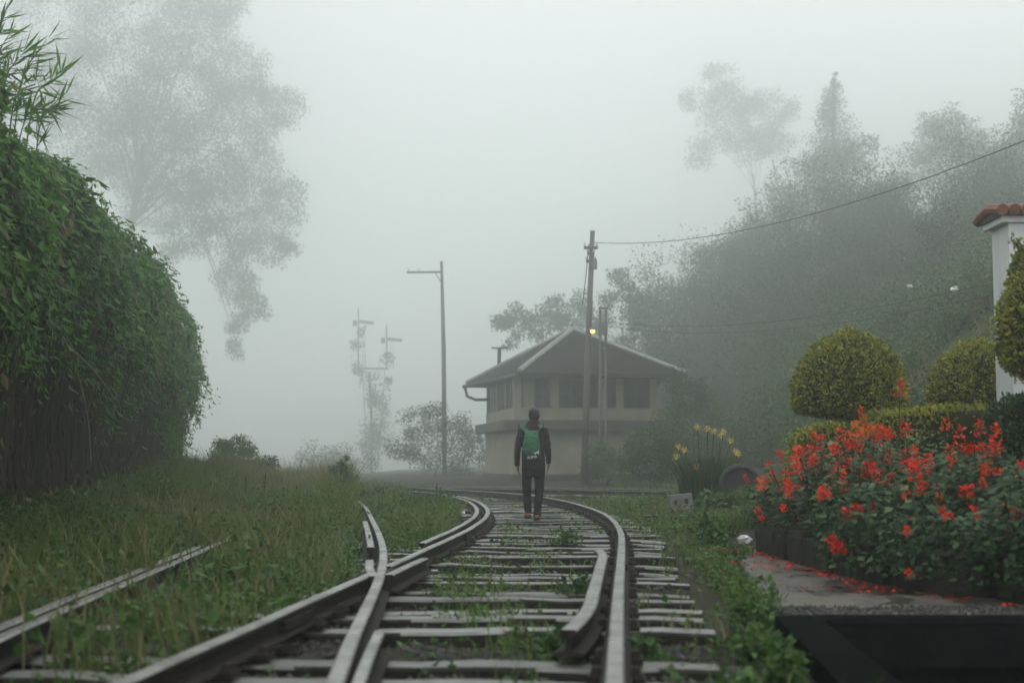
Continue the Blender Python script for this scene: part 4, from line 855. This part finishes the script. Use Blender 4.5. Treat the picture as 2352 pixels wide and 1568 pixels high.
# clipped topiary and hedges
def clipped(name, label, c, prof_, n, L=.05, trunk=None, sq=(1, 1), m=M_top, catg='topiary', pw=2.0, rot=0.0):
    """prof_: (z, r) outline rings; leaves on the outside"""
    c = np.asarray(c, float); root = thing(name, label, catg, c); rings = [(0, 0, z, max(.01, r * .94) * sq[0], max(.01, r * .94) * sq[1], pw) for z, r in prof_]
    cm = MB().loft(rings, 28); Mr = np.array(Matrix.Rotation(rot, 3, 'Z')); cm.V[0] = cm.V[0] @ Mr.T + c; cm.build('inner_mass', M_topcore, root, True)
    pr = np.array(prof_); seg = np.linalg.norm(np.diff(pr, axis=0), axis=1) * (pr[1:, 1] + pr[:-1, 1] + .05); k = rng.choice(len(seg), n, p=seg / seg.sum()); u = rng.uniform(0, 1, n)
    z = pr[k, 0] + (pr[k + 1, 0] - pr[k, 0]) * u; r = pr[k, 1] + (pr[k + 1, 1] - pr[k, 1]) * u; a = rng.uniform(0, 6.28, n)
    ca, sa = np.cos(a), np.sin(a); ca, sa = np.sign(ca) * abs(ca) ** (2 / pw), np.sign(sa) * abs(sa) ** (2 / pw)
    dz, drr = (pr[k + 1, 0] - pr[k, 0]), (pr[k + 1, 1] - pr[k, 1]); on = unit(np.stack([ca * dz, sa * dz, -drr], 1) * np.where(dz >= 0, 1, -1)[:, None])
    on = np.where((z > pr[:, 0].mean())[:, None] & (on[:, 2:] < -.3), -on, on)
    P = np.stack([r * ca * sq[0], r * sa * sq[1], z], 1); P += on * (.03 * fbm(P + c, 5, 3)[:, None] + rng.normal(size=(n, 1)) * .018)
    D = on * .8 + rdir(n) * .8 + np.array([0, 0, .25]); V, T = leaves((P @ Mr.T) + c, D @ Mr.T, rdir(n) + np.array([0, 0, .8]), L * rng.uniform(.6, 1.4, n), .3); part_np('foliage', V, T, m, root)
    if trunk:
        MB().tube([c + [0, 0, trunk], c + [.02, 0, trunk * .4], c + [0, 0, .1]], [.05, .045, .04], 8).build('trunk', M_bark, root)
    return root
dT = 16.5
def dome(R_, Hh, base_r=None): return [(-.02, .05), (0, R_ * .72), (.05, R_ * .97), (Hh * .12, R_), (Hh * .35, R_ * .97), (Hh * .55, R_ * .86), (Hh * .75, R_ * .66), (Hh * .9, R_ * .4), (Hh, .03)]
c1 = at(1953, 945, dT); clipped('round_topiary', 'large golden dome topiary on a short stem behind the red flowers', c1, dome(.64, .93), 15000, .045, trunk=-(c1[2] - .2))
V, T = cat([cloud(at(a, b, dT - .1), r * dT / FPX, 160, .04, 0) for a, b, r in ((1925, 960, 22), (1945, 975, 24), (1910, 955, 14), (1975, 960, 16))])
part_np('stem_leaves', V, T, M_top, [o for o in bpy.data.objects if o.name.startswith('round_topiary')][0])
c2 = at(2250, 945, dT + .6); clipped('round_topiary', 'golden dome topiary half hidden by the white pillar', c2, dome(.57, .84), 12000, .045, trunk=-(c2[2] - .2))
c3 = at(2402, 850, 12.6); clipped('tall_topiary', 'tall clipped golden shrub in front of the white pillar at the right edge', c3, [(-.02, .05), (0, .25), (.08, .36), (.4, .38), (.7, .32), (.95, .22), (1.15, .10), (1.3, .02)], 9000, .045, trunk=-(c3[2] - .2))
V, T = cat([cloud(at(a, b, 12.6), r * 12.6 / FPX, 60, .045, 0) for a, b, r in ((2340, 560, 16), (2350, 590, 20), (2300, 760, 16), (2318, 800, 22), (2345, 865, 16), (2300, 730, 12))])
part_np('loose_sprigs', V, T, M_top, [o for o in bpy.data.objects if o.name.startswith('tall_topiary')][0])
c4 = at(2190, 1060, 15.0); zt = at(2190, 945, 15.0)[2]
clipped('clipped_hedge', 'long golden clipped hedge behind the flower bed', (at(2230, 1000, 15.2)[0], 15.2, .17), [(-.02, .1), (0, .95), (.3, 1.05), (.9, 1.05), (zt - .17 - .16, 1.0), (zt - .17 - .05, .93), (zt - .17, .75), (zt - .15, .1)], 22000, .045, sq=(1.15, .45), catg='hedge', pw=4.0, rot=-.12)
zt = at(1880, 985, 15.6)[2]
clipped('clipped_hedge', 'low rounded golden hedge end below the large dome topiary', (at(1930, 1000, 15.6)[0], 15.6, .17), [(-.02, .1), (0, .6), (.3, .62), (zt - .37, .62), (zt - .24, .55), (zt - .17, .35), (zt - .15, .05)], 9000, .042, sq=(.85, .6), catg='hedge', pw=3.2)
clipped('clipped_hedge', 'dark clipped hedge corner at the right picture edge', (at(2385, 1000, 13.2)[0], 13.2, .17), [(-.02, .1), (0, .4), (.5, .42), (1.1, .42), (1.25, .36), (1.32, .1)], 7000, .045, catg='hedge', pw=4.0, m=M_salv)
# white pillar with tiled coping
pil = thing('white_pillar', 'white plastered pillar with terracotta coping at the right edge', 'pillar', (*at(2345, 900, 14.4)[:2], .1))
xl_ = at(2306, 700, 14.4)[0]; zt = at(2290, 515, 14.4)[2]
MB().box((xl_ + .13, 14.45, zt / 2 + .05), (.26, .5, zt - .1)).build('shaft', M_white, pil)
MB().box((xl_ + .60, 14.52, zt / 2 + .05), (.70, .42, zt - .104)).build('panel', M_white, pil)
MB().box((xl_ + .46, 14.47, zt + .02), (1.06, .60, .07)).build('cornice', M_white, pil)
MB().box((xl_ + .46, 14.47, zt + .075), (1.12, .66, .05)).build('drip_course', M_trim, pil)
for k in range(10):
    x0 = xl_ - .09 + k * .125; MB().tube([(x0, 14.10, zt + .10), (x0, 14.47, zt + .17), (x0, 14.86, zt + .10)], .06, 8).build('coping_tile', M_tile, pil)

# yellow lilies and other plants by the curve
dl = 26.0; cb = at(1622, 1112, dl); zb = gzp(cb[0], dl)
lil = thing('lily_clump', 'clump of strappy leaves with yellow lilies beside the track', 'flowering plant', (cb[0], dl, zb))
n = 1500; a = rng.uniform(0, 6.28, n); r_ = rng.uniform(0, .42, n); B_ = np.stack([cb[0] + np.cos(a) * r_, dl + np.sin(a) * r_, np.full(n, zb)], 1)
V, T = blades(B_, rng.uniform(.6, 1.05, n), np.stack([np.cos(a), np.sin(a), 0 * a], 1) * rng.uniform(.05, .42, (n, 1)), .026); part_np('leaf_blades', V, T, M_lily, lil)
for px, py in ((1602, 982), (1662, 992), (1558, 1025), (1572, 1033), (1695, 1042), (1690, 1036), (1640, 990), (1625, 985), (1655, 1000), (1600, 1072), (1553, 1048), (1678, 1012)):
    p = at(px, py, dl + random.uniform(-.2, .2)); MB().tube([np.array([cb[0] + (p[0] - cb[0]) * .4, dl, zb + .1]), np.array([cb[0] + (p[0] - cb[0]) * .7, dl, (p[2] + zb) / 2 + .1]), p], .007, 4).build('flower_stalk', M_lily, lil)
    n = 7; aa = np.arange(n) * 6.28 / n + random.random(); D = np.stack([np.cos(aa), .4 * np.sin(aa), .25 + .8 * np.sin(aa)], 1); V, T = leaves(np.repeat(p[None], n, 0), D, np.array([[0, 0, 1.0]] * n) + D * -.5, .085, .22); part_np('flower', V, T, M_yel, lil)
ty = at(1700, 1120, 24.5); zb = gzp(ty[0], 24.5)
tyre = thing('old_tyre', 'black tyre standing half hidden behind the red flowers', 'tyre', (ty[0], 24.5, zb)); rr = .36; mbt = MB()
an = np.linspace(0, 2 * math.pi, 33); cs = [(0, -.08), (.05, -.085), (.085, -.06), (.095, 0), (.085, .06), (.05, .085), (0, .08)]
V = [(ty[0] + (rr - .095 + a_) * math.cos(t_), 24.5 + b_, zb + .26 + (rr - .095 + a_) * math.sin(t_)) for t_ in an for a_, b_ in cs]; F = [(i * 7 + j, i * 7 + (j + 1) % 7, (i + 1) * 7 + (j + 1) % 7, (i + 1) * 7 + j) for i in range(32) for j in range(7)]
mbt.add(V, F).build('tread', M_tyre, tyre, True)
MB().tube([(ty[0], 24.44, zb + .26), (ty[0], 24.52, zb + .26)], rr - .09, 24).build('wheel_disc', M_tyre, tyre)
bx_ = at(1565, 1150, 24.8); zb = gzp(bx_[0], 24.8)
blk = thing('concrete_block', 'tilted pale concrete block with two holes below the lilies', 'concrete block', (bx_[0], 24.8, zb))
bm = MB(); w, h, t_ = .40, .27, .14
V, F = [], []
for yy in (-t_ / 2, t_ / 2):
    for zz in (0, .09, .18, h):
        for xx in (-w / 2, -.15, -.08, .05, .12, w / 2): V.append((xx, yy, zz))
for L_ in (0, 1):
    for r2 in range(3):
        for q in range(5):
            if r2 == 1 and q in (1, 3): continue
            a_ = L_ * 24 + r2 * 6 + q; f_ = (a_, a_ + 1, a_ + 7, a_ + 6); F.append(f_ if L_ == 0 else f_[::-1])
for q in range(5): F += [(q, 24 + q, 25 + q, q + 1), (18 + q, 19 + q, 43 + q, 42 + q)]
for r2 in range(3): F += [(r2 * 6, r2 * 6 + 6, 24 + r2 * 6 + 6, 24 + r2 * 6), (r2 * 6 + 5, 24 + r2 * 6 + 5, 24 + r2 * 6 + 11, r2 * 6 + 11)]
for q in (1, 3):
    a_ = 6 + q; F += [(a_, a_ + 24, a_ + 25, a_ + 1), (a_ + 6, a_ + 7, a_ + 31, a_ + 30), (a_, a_ + 6, a_ + 30, a_ + 24), (a_ + 1, a_ + 25, a_ + 31, a_ + 7)]
V = np.array(V) @ np.array(Matrix.Rotation(R(-6), 3, 'Y')).T @ np.array(Matrix.Rotation(R(8), 3, 'Z')).T + np.array([bx_[0], 24.8, zb + .06]); bm.add(V, F).build('block_body', M_conc, blk)
for px, py, d, n, r_, L_, lab, m in ((1652, 1135, 22.5, 320, .30, .14, 'pale variegated leafy plant in front of the tyre', M_scrub),
                                     (1640, 1215, 15.8, 300, .26, .10, 'dark broad leaved weed between the sleepers and the path', M_weed),
                                     (1730, 1470, 7.2, 420, .17, .05, 'leafy green weed beside the kerb of the drain pit', M_weed),
                                     (1780, 1540, 6.2, 320, .15, .048, 'leafy weed nearest the camera by the drain kerb', M_weed),
                                     (1335, 1335, 10.4, 240, .15, .055, 'small leafy weed left of the check rail', M_weed),
                                     (1290, 1440, 7.4, 200, .13, .055, 'low weed growing between sleepers near the check rail end', M_weed),
                                     (1290, 1215, 16.0, 260, .22, .05, 'grassy weed tuft in the middle of the track before the person', M_weed),
                                     (1480, 1470, 7.2, 170, .12, .05, 'small weed right of the near rail', M_weed),
                                     (1690, 1560, 5.9, 320, .14, .048, 'bushy weed at the bottom right beside the sleeper ends', M_weed),
                                     (1720, 1400, 8.6, 340, .16, .048, 'bushy weed at the corner of the path and the pit', M_weed)):
    c = at(px, py, d); zb = gzp(c[0], d); root = thing('weed_plant', lab, 'weed', (c[0], d, zb)); c = np.array([c[0], d, zb + r_ * .55])
    st = MB()
    for _ in range(14): e_ = c + rdir(1)[0] * r_ * np.array([.9, .9, .7]); st.tube([(c[0], d, zb), (c + e_) / 2, e_], .004, 3, False)
    st.build('stems', M_lily, root); V, T = cloud(c, (r_, r_, r_ * .62), n, L_, .1, .25, sub=18); V[:, 2] = np.maximum(V[:, 2], zb); part_np('leaf_clump', V, T, m, root)
for px, py, d, h, lab in ((1000, 1160, 25, .42, 'tall thin weed stalk left of the curving rails'), (1009, 1160, 25.2, .36, 'second thin weed stalk right beside the first'), (605, 1165, 26, .5, 'dark upright weed stalk in the left grass'), (560, 1170, 25, .38, 'short dark stalk left of the other in the grass')):
    b_ = at(px, py, d); b_[2] = gzp(b_[0], d); root = thing('weed_stalk', lab, 'weed', b_); MB().tube([b_, b_ + [.01, 0, h * .5], b_ + [.03, 0, h + .15]], .008, 4).build('stalk', M_dry, root)
    n = 46; u = rng.uniform(.2, 1, n)[:, None]; V, T = leaves(b_ + np.array([.02, 0, h + .1]) * u, rdir(n) + np.array([0, 0, .5]), rdir(n), rng.uniform(.03, .07, n), .3); part_np('leaf_spray', V, T, M_grass, root)
# rusty heap, fallen branch, litter
c = at(845, 1128, 30); zb = gzp(c[0], 30); root = thing('rusty_heap', 'dark rusty heap of dead stems lying beyond the left rail', 'heap', (c[0], 30, zb)); mbh = MB()
for _ in range(90):
    p = np.array([c[0] + rng.normal() * .26, 30 + rng.normal() * .2, zb + abs(rng.normal()) * .10 + .04]); q = rdir(1)[0] * np.array([.25, .25, .10]); mbh.tube([p - q, p + [0, 0, .03], p + q], .02, 4)
mbh.build('dead_stems', M_rust, root); V, T = cloud((c[0], 30, zb + .14), (.4, .3, .16), 500, .10, .2); part_np('dead_leaves', V, T, M_dry, root)
L = [at(560, 1195, 20), at(580, 1180, 20), at(592, 1162, 20.4), at(590, 1142, 20.6)]; root = link('fallen_branch', None, None, 'bare curved branch sticking out of the left grass', 'branch', loc=tuple(L[0]))
MB().tube(spline(np.array(L), .06), .013, 6).build('bough', M_deadb, root); MB().tube([L[2], at(606, 1150, 20.4), at(610, 1138, 20.5)], .007, 5).build('twig', M_deadb, root)
def scrap(lab, p, w):
    mb = MB().ball(p, (w, w * .7, w * .45), 8, 6); mb.V[0] += rng.normal(size=mb.V[0].shape) * w * .2; mb.build('paper_scrap', M_litter, None, label=lab, category='litter')
p = gp(1062, 1183, 0); scrap('white crumpled scrap beside the curved left rail', p + [0, 0, .04], .06)
p = gp(1708, 1226, .1); scrap('white crumpled litter at the far end of the path', np.array([p[0], p[1], gzp(p[0], p[1]) + .05]), .09)

# ------------------------------------------------------------------ the walking person
PX, PY = (1225 - CX) / FPX * 22, 22.0
per = thing('person', 'person in maroon hoodie and navy trousers walking away along the track', 'person', (PX, PY, 0))
def X_(q): return PX + (q - 630) / 674
def Z_(q): return (1340 - q) / 674
def rings(L, yo=0.0):                                       # (x zoom, z zoom, rx, ry, y)
    return [(X_(a), PY + e + yo, Z_(b), c, d) for a, b, c, d, e in L]
def remeshed(mb, name, m, vox, parent, smooth_it=4, noise=0.0, nscale=9, **tags):
    o = mb.build(name, m, parent, True, **tags)
    md = o.modifiers.new('remesh', 'REMESH'); md.mode = 'VOXEL'; md.voxel_size = vox; md.use_smooth_shade = True
    sm_ = o.modifiers.new('smooth', 'SMOOTH'); sm_.iterations = smooth_it; sm_.factor = .5
    me = bpy.data.meshes.new_from_object(o.evaluated_get(bpy.context.evaluated_depsgraph_get())); o.modifiers.clear()
    if noise:
        co = np.empty(len(me.vertices) * 3, np.float32); me.vertices.foreach_get('co', co); co = co.reshape(-1, 3); nn = np.empty(len(me.vertices) * 3, np.float32); me.vertex_normals.foreach_get('vector', nn)
        co += nn.reshape(-1, 3) * (fbm(co * np.array([1, 1, 2.2]), nscale, 3) * noise)[:, None]; me.vertices.foreach_set('co', co.ravel())
    me.polygons.foreach_set('use_smooth', np.ones(len(me.polygons), bool)); old = o.data; o.data = me; me.name = name; bpy.data.meshes.remove(old)
    return o
bd = MB()
bd.loft(rings([(632, 420, .055, .055, 0), (634, 335, .055, .058, .01), (637, 312, .058, .072, .02), (638, 290, .068, .086, .025), (638, 255, .077, .098, .02), (638, 220, .076, .098, .015), (638, 195, .060, .08, .01), (638, 184, .03, .045, .01)]))
for s_ in (-1, 1): bd.ball((X_(638) + s_ * .080, PY + .02, Z_(258)), (.012, .022, .032), 8, 6)           # ears
bd.ball((X_(638), PY + .128, Z_(262)), (.013, .022, .024), 8, 6)                                          # nose
bd.loft(rings([(632, 790, .13, .09, 0), (632, 560, .13, .09, 0), (630, 430, .17, .09, 0), (632, 400, .10, .07, 0)]))
armL = [(515, 405, .045, .06, 0), (488, 500, .04, .045, -.02), (455, 600, .04, .043, -.01), (455, 700, .034, .036, .03), (462, 775, .026, .03, .06)]
armR = [(735, 405, .045, .06, 0), (760, 490, .04, .045, 0), (790, 580, .04, .043, .01), (792, 680, .034, .036, .06), (792, 750, .026, .03, .10)]
for A_ in (armL, armR): bd.loft(rings(A_), 12)
for (hx, hz, hy, sg_) in ((466, 780, .065, 1), (793, 752, .105, -1)):                                     # palm, four fingers, thumb
    bd.loft([(X_(hx), PY + hy, Z_(hz), .024, .032), (X_(hx) + .003 * sg_, PY + hy, Z_(hz + 30), .021, .043), (X_(hx) + .008 * sg_, PY + hy + .01, Z_(hz + 58), .015, .040)], 10)
    for k, (fy_, fl_) in enumerate(((.032, .070), (.011, .078), (-.011, .072), (-.030, .055))):
        x0, y0, z0 = X_(hx) + .008 * sg_, PY + hy + .008 + fy_, Z_(hz + 52); bd.loft([(x0, y0, z0, .009, .009), (x0 + .010 * sg_, y0 + .002, z0 - fl_ * .5, .0085, .0085), (x0 + .026 * sg_, y0, z0 - fl_, .007, .007)], 8)
    x0, y0, z0 = X_(hx) + .004 * sg_, PY + hy + .04, Z_(hz + 18); bd.loft([(x0, y0 - .01, z0, .011, .011), (x0 + .006 * sg_, y0 + .016, z0 - .03, .010, .010), (x0 + .012 * sg_, y0 + .022, z0 - .06, .008, .008)], 8)
LegL = [(580, 780, .07, .08, 0), (568, 850, .065, .08, .03), (563, 1000, .055, .065, .10), (569, 1150, .042, .05, .14), (573, 1290, .036, .045, .13)]
LegR = [(680, 780, .07, .08, 0), (690, 850, .065, .08, .02), (690, 1000, .055, .065, .0), (678, 1150, .042, .05, -.10), (663, 1320, .036, .045, -.17)]
for A_ in (LegL, LegR): bd.loft(rings(A_), 12)
body = remeshed(bd, 'body', M_skin, .0055, per, 3)
hr = MB(); hr.loft(rings([(638, 305, .066, .060, -.022), (638, 285, .078, .074, -.018), (638, 255, .087, .096, .0), (638, 225, .087, .104, .008), (638, 198, .074, .092, .008), (638, 182, .048, .06, .005), (638, 176, .02, .025, .005)]), 18)
remeshed(hr, 'hair', M_hair, .010, per, 2, .004, 30)
hd = MB()
hd.loft(rings([(632, 742, .178, .125, 0), (632, 722, .185, .130, 0), (630, 690, .176, .125, 0), (628, 600, .165, .120, -.005), (628, 520, .178, .122, -.01), (626, 450, .185, .118, -.01), (624, 410, .180, .105, -.01), (626, 382, .140, .092, -.01), (632, 365, .095, .085, -.005)]), 20)
hd.loft(rings([(628, 420, .10, .06, -.095), (625, 395, .125, .085, -.075), (624, 365, .122, .10, -.045), (628, 340, .105, .10, -.02), (633, 318, .085, .09, -.01)]), 16)                        # hood gathered behind the neck
aL = [(525, 385, .060, .070, 0), (515, 405, .066, .076, 0), (493, 480, .060, .068, -.015), (472, 560, .054, .062, -.015), (463, 640, .050, .056, .0), (460, 710, .044, .048, .03), (462, 770, .038, .042, .055), (463, 786, .036, .04, .06)]
aR = [(722, 385, .060, .070, 0), (733, 405, .066, .076, 0), (758, 480, .060, .068, 0), (778, 560, .054, .062, .01), (784, 640, .050, .056, .04), (788, 700, .044, .048, .075), (791, 745, .038, .042, .095), (792, 760, .036, .04, .10)]
for A_ in (aL, aR): hd.loft(rings(A_), 14)
remeshed(hd, 'hoodie', M_hood, .010, per, 4, .0055, 13)
tr = MB(); tr.loft(rings([(630, 705, .165, .115, 0), (630, 760, .180, .130, 0), (630, 830, .182, .135, .005), (631, 890, .178, .13, .01)]), 20)
tr.loft(rings([(570, 800, .092, .12, 0), (563, 900, .080, .105, .04), (562, 1000, .070, .092, .10), (567, 1100, .063, .082, .14), (572, 1200, .057, .074, .14), (574, 1245, .056, .078, .13), (574, 1262, .050, .076, .125)]), 16)
tr.loft(rings([(690, 800, .094, .12, 0), (692, 900, .084, .105, .01), (690, 1000, .074, .092, .0), (683, 1100, .068, .084, -.07), (673, 1200, .060, .076, -.14), (664, 1280, .052, .078, -.17), (663, 1302, .048, .076, -.17)]), 16)
remeshed(tr, 'trousers', M_pant, .010, per, 3, .006, 11)
def shoe(xq, yo, zl, rz):
    x0 = X_(xq); P = []; mb = MB(); prof_ = [(-.125, .036, .062), (-.10, .048, .085), (-.03, .050, .090), (.04, .052, .075), (.11, .052, .055), (.16, .036, .038), (.185, .016, .026)]
    V = []; nn_ = 10
    for yy, hw, hh_ in prof_:
        for j in range(nn_):
            a_ = 2 * math.pi * j / nn_; V.append((x0 + rz * yy * .3 + hw * math.cos(a_), PY + yo + yy, zl + hh_ / 2 + hh_ / 2 * math.sin(a_)))
    F = [(i * nn_ + j, i * nn_ + (j + 1) % nn_, (i + 1) * nn_ + (j + 1) % nn_, (i + 1) * nn_ + j) for i in range(len(prof_) - 1) for j in range(nn_)] + [tuple(range(nn_))[::-1], tuple(range(6 * nn_, 7 * nn_))]
    sh = mb.add(V, F).build('shoe', M_shoe, per, True)
    MB().box((x0, PY + yo - .118, zl + .072), (.05, .022, .030)).build('heel_patch', M_patch, sh)
    MB().box((x0, PY + yo + .03, zl + .008), (.10, .28, .016)).build('sole', M_shoe, sh)
shoe(572, .13, .015, -.3); shoe(663, -.17, .003, .2)
# backpack worn on the back: its own thing
bag = thing('backpack', 'green backpack with white print worn by the walking person', 'backpack', (PX, PY - .15, 1.0))
bp2 = MB(); bp2.loft(rings([(606, 712, .135, .035, -.17, ), (606, 700, .145, .060, -.185), (606, 640, .146, .078, -.20), (606, 600, .143, .080, -.20), (608, 540, .132, .078, -.20), (610, 480, .115, .068, -.19), (611, 440, .100, .052, -.175), (612, 418, .080, .030, -.16)]), 20)
remeshed(bp2, 'pack_body', M_bag, .009, bag, 4, .006, 14)
pk = MB(); pk.loft(rings([(606, 714, .130, .030, -.20), (606, 702, .148, .052, -.215), (606, 660, .150, .066, -.222), (606, 615, .146, .062, -.222), (606, 606, .13, .04, -.21)]), 18); remeshed(pk, 'front_pocket', M_bag2, .009, bag, 3, .003, 16)
def strap(P, w, name, m):
    P = spline(np.array(P), .02); t = unit(np.gradient(P, axis=0)); V, F = [], []
    for i, p in enumerate(P):
        sd = unit(np.cross(t[i], [0, -1, .15])) * w / 2; V += [p - sd, p + sd, p + sd + [0, .018, -.008], p - sd + [0, .018, -.008]]
    for i in range(len(P) - 1):
        for j in range(4): F.append((i * 4 + j, i * 4 + (j + 1) % 4, i * 4 + 4 + (j + 1) % 4, i * 4 + 4 + j))
    F += [(3, 2, 1, 0), tuple(range(len(V) - 4, len(V)))]
    MB().add(V, F).build(name, m, bag)
strap([(X_(575), PY - .155, Z_(440)), (X_(545), PY - .13, Z_(405)), (X_(512), PY - .09, Z_(374)), (X_(492), PY - .01, Z_(366)), (X_(500), PY + .10, Z_(400)), (X_(520), PY + .14, Z_(500))], .065, 'shoulder_strap', M_bag)
strap([(X_(650), PY - .155, Z_(440)), (X_(678), PY - .135, Z_(400)), (X_(706), PY - .10, Z_(370)), (X_(722), PY - .01, Z_(360)), (X_(722), PY + .10, Z_(395)), (X_(710), PY + .14, Z_(500))], .055, 'shoulder_strap', M_bag)
MB().tube([(X_(595), PY - .17, Z_(422)), (X_(600), PY - .18, Z_(405)), (X_(622), PY - .18, Z_(405)), (X_(628), PY - .17, Z_(422))], .007, 5).build('grab_loop', M_bag2, bag)
fc = bpy.data.curves.new('wordmark', 'FONT'); fc.body = 'PUMA'; fc.size = .060; fc.extrude = .002; fc.align_x = 'CENTER'; fo = bpy.data.objects.new('wordmark', fc); COL.objects.link(fo)
me = bpy.data.meshes.new_from_object(fo.evaluated_get(bpy.context.evaluated_depsgraph_get())); bpy.data.objects.remove(fo); me.materials.append(M_print)
co = np.array([v.co[:] for v in me.vertices]); co[:, 0] *= .92; th = R(11); x2 = co[:, 0] * math.cos(th) - co[:, 1] * math.sin(th); y2 = co[:, 0] * math.sin(th) + co[:, 1] * math.cos(th)
wx, wz = X_(618) - bag.location.x, Z_(704) - 1.0
for v, a_, b_, c_ in zip(me.vertices, x2, y2, co[:, 2]): v.co = (wx + a_, -.152 - c_, wz + b_)
wm = link('wordmark', me, bag); wm.location = (0, 0, 0)
cat_pts = [(0, .0), (.012, .012), (.030, .016), (.048, .028), (.058, .040), (.060, .032), (.056, .022), (.050, .010), (.054, -.004), (.062, -.014), (.054, -.016), (.046, -.006), (.036, .002), (.022, .000), (.012, -.008), (.004, -.014), (-.006, -.012), (.002, -.004), (-.012, .006), (-.030, .012), (-.014, .012)]
V = [(X_(640) + a_ * 1.15, PY - .302, Z_(650) + b_ * 1.15) for a_, b_ in cat_pts] + [(X_(640) + a_ * 1.15, PY - .285, Z_(650) + b_ * 1.15) for a_, b_ in cat_pts]; n = len(cat_pts)
MB().add(V, [tuple(range(n)), tuple(range(n, 2 * n))[::-1]] + [(i, i + n, (i + 1) % n + n, (i + 1) % n) for i in range(n)]).build('leaping_emblem', M_print, bag)

# ------------------------------------------------------------------ mist
fog, t, p = newmat('mist'); t.nodes.remove(p); pv_ = t.nodes.new('ShaderNodeVolumePrincipled')
pv_.inputs['Color'].default_value = (.93, .968, .952, 1); pv_.inputs['Density'].default_value = FOG_DENSITY; pv_.inputs['Anisotropy'].default_value = 0.85
t.links.new(pv_.outputs[0], t.nodes['Material Output'].inputs['Volume'])
hz = MB().box((0, 190, 35), (850, 510, 82)).build('haze', fog); hz['kind'] = 'stuff'; hz['label'] = 'pale mist filling the whole scene'; hz['category'] = 'mist'
